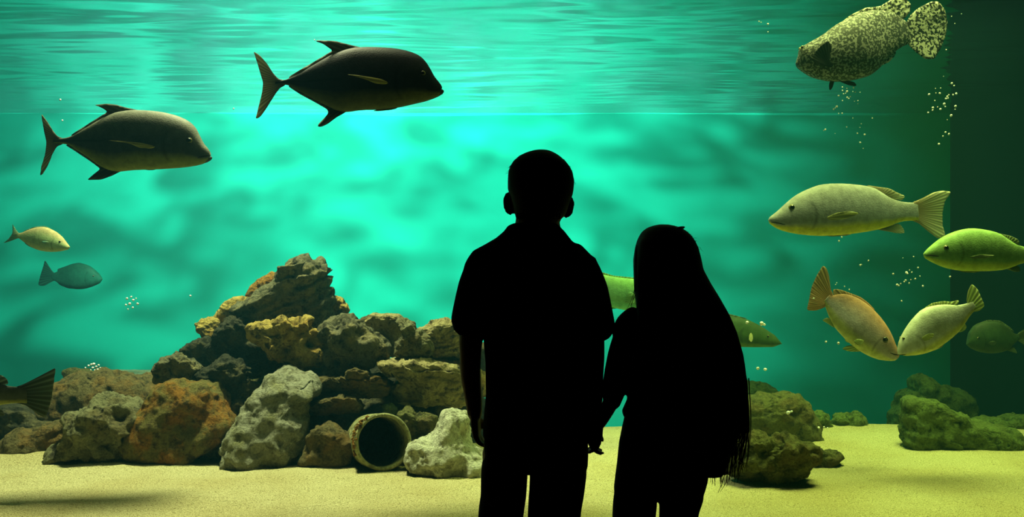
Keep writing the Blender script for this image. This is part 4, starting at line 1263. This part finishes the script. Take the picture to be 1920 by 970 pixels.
def strands(specs, m=6):
    v, f = [], []
    for pts, r in specs:
        pts = [Vector(p) for p in pts]
        sm = []
        for i in range(len(pts) - 1):
            for j in range(8):
                t = j / 8
                p0, p1, p2, p3 = pts[max(i - 1, 0)], pts[i], pts[i + 1], pts[min(i + 2, len(pts) - 1)]
                sm.append(0.5 * ((2 * p1) + (p2 - p0) * t + (2 * p0 - 5 * p1 + 4 * p2 - p3) * t * t + (3 * p1 - p0 - 3 * p2 + p3) * t ** 3))
        sm.append(pts[-1])
        n0 = len(v)
        for i, p in enumerate(sm):
            rr = r * (1 - 0.75 * i / len(sm))
            for k in range(m):
                a = 2 * PI * k / m
                v.append((p.x + rr * math.cos(a), p.y + rr * math.sin(a), p.z))
        for i in range(len(sm) - 1):
            for k in range(m): f.append((n0 + i * m + k, n0 + i * m + (k + 1) % m, n0 + (i + 1) * m + (k + 1) % m, n0 + (i + 1) * m + k))
    return v, f


def boy():
    root = empty('person', (Q(1000, 1342).x, KD, 0.0), 'taller person with short hair and dark collared shirt, holding the smaller one\'s hand', 'person')
    B = Solid()
    c, hg = head(B, 1013, 290, 428, 56)
    # ears
    for ex, ey, sgn in ((953, 381, -1), (1067, 386, 1)):
        o_ = Q(ex, ey, 0.005)
        B.tube([o_ + Vector((sgn * 0.000, 0, 0.022)), o_ + Vector((sgn * 0.004, -0.004, 0.006)), o_ + Vector((sgn * 0.001, 0, -0.016)), o_ + Vector((-sgn * .006, 0.002, -0.027))], [0.0085, 0.0105, 0.0095, 0.006], 0.6, 14)
        B.tube([o_ + Vector((-sgn * 0.014, 0.004, 0.012)), o_ + Vector((-sgn * 0.014, 0.004, -0.016))], [0.012, 0.010], 0.7, 12)
    B.slices([(392, 968, 1050, .045, 0.0), (412, 967, 1048, .044, -.004), (432, 964, 1052, .046, -.008), (452, 950, 1066, .05, -.008)])
    B.slices([(446, 958, 1056, .05, -.006), (462, 920, 1086, .06, 0), (480, 900, 1100, .075, 0), (520, 900, 1098, .088, 0), (600, 908, 1090, .088, 0), (700, 914, 1084, .078, 0),
              (780, 912, 1092, .085, 0), (850, 914, 1094, .09, 0), (880, 920, 1090, .08, 0)])
    # arms
    lw = Q(889, 782, 0.045)
    B.tube([Q(905, 496, 0), Q(888, 560, 0), Q(883, 630, 0.0), Q(882, 668, 0.005), Q(882, 705, 0.02), Q(887, 755, 0.04), lw], [.036, .032, .030, .028, .0265, .0225, .019])
    rw = Q(1110, 790, 0.03)
    B.tube([Q(1096, 508, 0), Q(1108, 570, 0), Q(1112, 632, 0), Q(1113, 672, 0.0), Q(1113, 710, 0.01), Q(1115, 755, 0.025), rw], [.036, .032, .029, .028, .026, .022, .019])
    hand(B, lw, (0.10, 0.16, -1), (0.15, 1, 0.0), 0.86, 0.55)
    hand(B, rw, (-0.02, 0.10, -1), (0.15, 1, 0.0), 0.84, 0.55)
    # legs
    for hx, kx, ax_ in ((948, 938, 940), (1048, 1042, 1040)):
        B.tube([Q(hx, 850), Q(hx - 2, 930), Q(kx, 1060), Q(kx, 1150), Q(ax_, 1290), Q(ax_, 1318)], [.06, .056, .042, .040, .028, .028])
        B.tube([Q(ax_, 1325, -0.03), Q(ax_, 1331, 0.05), Q(ax_, 1332, 0.12)], [.026, .024, .022])
    B.link('body', m_skin, root, 0.0042)
    # hair: a cap over the skull, hanging to the nape
    Hh = Solid()
    Hh.slices([(281, 1006, 1024, .012, 0), (283, 997, 1031, .03, 0), (287, 985, 1040, .045, 0), (293, 973, 1049, .062, -.002), (303, 962, 1060, .078, -.004), (313, 956.5, 1068, .085, -.005), (323, 953, 1073, .088, -.006), (340, 952, 1076.5, .093, -.008),
               (356, 952, 1075, .092, -.012), (366, 956, 1073, .086, -.018), (385, 962, 1066, .075, -.024), (402, 965, 1060, .058, -.028), (412, 968, 1052, .04, -.024)], e=0.95)
    h = Hh.link('hair', m_hair1, root, 0.0045)
    rnd = random.Random(3)
    sp = []
    o_ = root.location
    for k in range(46):
        x = rnd.uniform(957, 982); y = 296 + (982 - x) * 0.75 + rnd.uniform(-2, 2)
        sp.append(([Q(x + 8, y + 2, -.02) - o_, Q(x, y, -.03) - o_, Q(x - rnd.uniform(4, 8), y + rnd.uniform(3, 9), -.035) - o_], 0.0011))
    for k in range(60):
        a = rnd.uniform(0, PI)
        x, y = 1013 + 61 * math.cos(a), 345 - 61 * math.sin(a)
        sp.append(([Q(x, y, -.01) - o_, Q(x + rnd.uniform(-3, 3), y - 1, -.02) - o_, Q(x + rnd.uniform(-8, 5), y + rnd.uniform(-1, 4), -.03) - o_], 0.001))
    for k in range(50):
        x = rnd.uniform(966, 1050)
        sp.append(([Q(x, 402, -.075) - o_, Q(x, 410, -.07) - o_, Q(x + rnd.uniform(-2, 2), 417 + rnd.uniform(-2, 3), -.06) - o_], 0.0012))
    v, f = strands(sp)
    link('hair_tuft', mesh_from('hair_tuft', v, f), m_hair1, root)['kind'] = 'stuff'
    # shirt
    T = Solid()
    T.slices([(438, 944, 1060, .062, -.004), (448, 927, 1068, .064, -.002), (458, 910, 1080, .068, 0), (466, 895, 1090, .072, 0), (474, 884, 1100, .076, 0), (484, 881, 1117, .08, 0), (492, 880, 1120, .08, 0), (505, 886, 1114, .088, 0), (560, 893, 1106, .097, 0), (620, 905, 1104, .097, 0),
              (680, 910, 1104, .092, 0), (740, 911, 1106, .092, 0), (790, 906, 1108, .096, 0), (822, 905, 1107, .098, 0)])
    T.tube([Q(904, 490), Q(890, 535), Q(878, 590), Q(877, 603)], [.036, .0415, .0420, .0420], 1.15, 24)
    T.tube([Q(1098, 505), Q(1110, 545), Q(1121, 600), Q(1123, 611)], [.036, .0415, .0415, .0415], 1.15, 24)
    T.tube([Q(925, 468), Q(895, 487), Q(883, 506)], [.022, .022, .020], 1.6, 20)
    T.tube([Q(1080, 472), Q(1104, 496), Q(1117, 518)], [.022, .020, .018], 1.6, 20)
    T.link('polo_shirt', m_polo, root, 0.005, 3)
    Cc = Solid()
    Cc.slices([(419, 963, 1043, .056, -.010), (424, 952, 1048, .062, -.010), (434, 945, 1058, .068, -.008), (444, 933, 1066, .070, -.006), (454, 920, 1074, .070, -.004), (462, 912, 1082, .068, 0)], e=0.85)
    Cc.link('collar', m_polo, root, 0.005)
    J = Solid()
    J.slices([(780, 912, 1096, .086, 0), (820, 908, 1102, .094, 0), (850, 907, 1103, .098, 0), (876, 907, 1102, .096, 0)])
    J.tube([Q(950, 860), Q(944, 885), Q(941, 930), Q(937, 975), Q(935, 1080), Q(937, 1200), Q(938, 1318)], [.060, .0575, .0545, .0560, .052, .048, .046], 1.25, 28)
    J.tube([Q(1050, 855), Q(1047, 885), Q(1044, 920), Q(1039, 970), Q(1036, 1080), Q(1038, 1200), Q(1040, 1318)], [.066, .0730, .0710, .0680, .058, .050, .046], 1.15, 28)
    J.slices([(870, 910, 1100, .09, 0), (880, 912, 1098, .08, 0)])
    J.link('trousers', m_jean, root, 0.005, 3)
    for ax_ in (938, 1040):
        S_ = Solid()
        S_.tube([Q(ax_, 1322, -.04), Q(ax_, 1320, .03), Q(ax_, 1326, .10), Q(ax_, 1329, .15)], [.034, .036, .030, .022], 0.9, 20)
        S_.link('shoe', m_shoe, root, 0.006)
    return root


def girl():
    root = empty('person', (Q(1235, 1342).x, KD, 0.0), 'smaller person with very long straight hair past the waist, dark blouse and trousers', 'person')
    B = Solid()
    head(B, 1246, 430, 566, 54)
    B.slices([(540, 1212, 1282, .04, 0), (572, 1212, 1284, .042, 0), (590, 1200, 1296, .045, 0)])
    B.slices([(584, 1205, 1290, .045, 0), (598, 1180, 1318, .055, 0), (620, 1176, 1326, .068, 0), (680, 1182, 1318, .072, 0), (760, 1186, 1312, .066, 0), (830, 1172, 1318, .078, 0), (900, 1166, 1318, .08, 0), (925, 1175, 1310, .07, 0)])
    lw = Q(1126, 798, 0.032)
    B.tube([Q(1187, 604), Q(1168, 660), Q(1152, 700), Q(1147, 730), Q(1146, 755, .01), lw], [.030, .027, .025, .024, .021, .0165])
    rw = Q(1338, 832, -0.02)
    B.tube([Q(1312, 604), Q(1332, 670), Q(1343, 730), Q(1344, 770), rw], [.030, .026, .024, .021, .0165])
    hand(B, lw, (-0.10, 0.05, -1), (-0.1, 1, 0.05), 0.74, 0.55, -1)
    hand(B, rw, (0.05, 0.05, -1), (-0.15, 1, 0), 0.76, 0.75)
    for hx, kx in ((1198, 1190), (1276, 1268)):
        B.tube([Q(hx, 900), Q(hx, 950), Q(kx, 1085), Q(kx, 1160), Q(kx, 1300), Q(kx, 1320)], [.05, .046, .036, .034, .025, .025])
        B.tube([Q(kx, 1326, -0.03), Q(kx, 1332, 0.05), Q(kx, 1333, 0.11)], [.023, .022, .020])
    B.link('body', m_skin, root, 0.0042)
    T = Solid()
    T.slices([(582, 1204, 1296, .052, 0), (590, 1186, 1312, .058, 0), (604, 1174, 1326, .068, 0), (640, 1172, 1330, .082, 0), (700, 1178, 1322, .084, 0), (750, 1176, 1322, .082, 0), (772, 1166, 1328, .086, 0), (784, 1170, 1328, .086, 0)])
    T.tube([Q(1192, 606), Q(1178, 630), Q(1166, 660), Q(1157, 700), Q(1150, 735), Q(1148, 752)], [.036, .036, .034, .033, .030, .024], 1.1, 22)
    T.tube([Q(1186, 590), Q(1172, 604), Q(1163, 622)], [.020, .022, .022], 1.5, 20)
    T.tube([Q(1310, 608), Q(1328, 670), Q(1338, 730), Q(1340, 775)], [.034, .030, .030, .028], 1.1, 22)
    T.link('lace_blouse', m_lace, root, 0.005, 3)
    J = Solid()
    J.slices([(768, 1174, 1326, .078, 0), (800, 1167, 1330, .085, 0), (830, 1161, 1332, .09, 0), (870, 1157, 1330, .092, 0), (900, 1153, 1326, .092, 0), (916, 1151, 1322, .09, 0), (924, 1152, 1319, .085, 0)])
    J.tube([Q(1196, 905), Q(1191, 930), Q(1186, 970), Q(1183, 1080), Q(1186, 1200), Q(1188, 1318)], [.052, .0545, .0520, .046, .040, .040], 1.25, 26)
    J.tube([Q(1276, 905), Q(1277, 930), Q(1272, 970), Q(1266, 1080), Q(1266, 1200), Q(1268, 1318)], [.054, .0570, .0490, .046, .040, .040], 1.25, 26)
    J.link('trousers', m_jean, root, 0.005, 3)
    # long hair
    Hh = Solid()
    Hh.slices([(421, 1236, 1252, .012, 0), (423, 1226, 1262, .03, 0), (427, 1214, 1276, .048, 0), (434, 1204.5, 1287, .064, 0), (441, 1199.5, 1294, .072, -.002), (450, 1195, 1300.5, .080, -.004), (465, 1190.5, 1307.5, .088, -.006), (487, 1187, 1312.5, .094, -.01),
               (505, 1187, 1315.5, .094, -.014), (530, 1187, 1328, .088, -.022), (560, 1188, 1344.5, .072, -.040), (590, 1190, 1359, .058, -.060), (620, 1190, 1369.5, .046, -.078), (660, 1188, 1379.5, .038, -.088),
               (710, 1190, 1386, .034, -.094), (760, 1196, 1388.5, .032, -.098), (785, 1205, 1381, .03, -.1), (815, 1218, 1366, .026, -.101), (845, 1234, 1354, .020, -.102), (868, 1262, 1346, .014, -.104), (880, 1285, 1338, .008, -.104)], e=0.92)
    Hh.link('hair', m_hair2, root, 0.005, 2)
    rnd = random.Random(8)
    o_ = root.location
    sp = []
    for k in range(260):
        a = rnd.random() ** 0.8
        x0 = 1200 + 180 * a
        y0 = 700
        ye = 858 + rnd.uniform(-26, 40) - 30 * abs(a - 0.75)
        x1 = x0 + rnd.uniform(-6, 6)
        x2 = min(x0 * 0.72 + 1335 * 0.28 + rnd.uniform(-8, 8), 1380)
        sp.append(([Q(x0, y0, -.118 + rnd.uniform(-.01, .015)) - o_, Q(x1, 790, -.12 + rnd.uniform(-.01, .01)) - o_, Q(x2, ye, -.112) - o_], 0.0015))
    for xa, ya, xb, yb, xc, yc in ((1384, 740, 1386, 800, 1381, 868), (1382, 760, 1384, 830, 1378, 864), (1378, 780, 1374, 830, 1366, 872), (1376, 790, 1370, 840, 1374, 868), (1370, 790, 1364, 840, 1360, 876),
                                   (1383, 770, 1380, 820, 1370, 860), (1366, 800, 1362, 850, 1369, 878), (1378, 800, 1372, 846, 1378, 862), (1360, 820, 1352, 870, 1345, 895),
                                   (1350, 820, 1346, 880, 1334, 904), (1350, 830, 1340, 880, 1330, 906), (1385, 700, 1389, 780, 1384, 850)):
        sp.append(([Q(xa, ya, -.11) - o_, Q(xb, yb, -.11) - o_, Q(xc, yc, -.11) - o_], 0.0016))
    for xa, ya, xb, yb, xc, yc in ((1189, 470, 1186, 540, 1172, 600), (1188, 480, 1184, 545, 1168, 585), (1189, 500, 1187, 550, 1190, 590), (1189, 460, 1184, 520, 1187, 570), (1190, 510, 1188, 545, 1178, 572)):
        sp.append(([Q(xa, ya, -.05) - o_, Q(xb, yb, -.055) - o_, Q(xc, yc, -.05) - o_], 0.0011))
    for k in range(40):
        a = rnd.uniform(0.2, PI - 0.3)
        x, y = 1250 + 58 * math.cos(a), 480 - 56 * math.sin(a)
        sp.append(([Q(x, y + 2, -.01) - o_, Q(x + rnd.uniform(-3, 3), y - 1.5, -.02) - o_, Q(x + rnd.uniform(-9, 9), y + rnd.uniform(-1, 5), -.03) - o_], 0.0009))
    v, f = strands(sp)
    link('hair_strands', mesh_from('hair_strands', v, f), m_hair2, root)['kind'] = 'stuff'
    Cl = Solid()
    Cl.tube([Q(1263, 431, -.045), Q(1270, 429, -.04), Q(1279, 427, -.03)], [.004, .005, .003], 0.7, 12)
    Cl.link('hair_clip', m_clip, root, 0.0015, 1)
    for kx in (1190, 1268):
        S_ = Solid()
        S_.tube([Q(kx, 1324, -.035), Q(kx, 1322, .03), Q(kx, 1328, .09), Q(kx, 1331, .13)], [.030, .032, .027, .020], 0.9, 20)
        S_.link('shoe', m_shoe, root, 0.006)
    return root

boy()
girl()
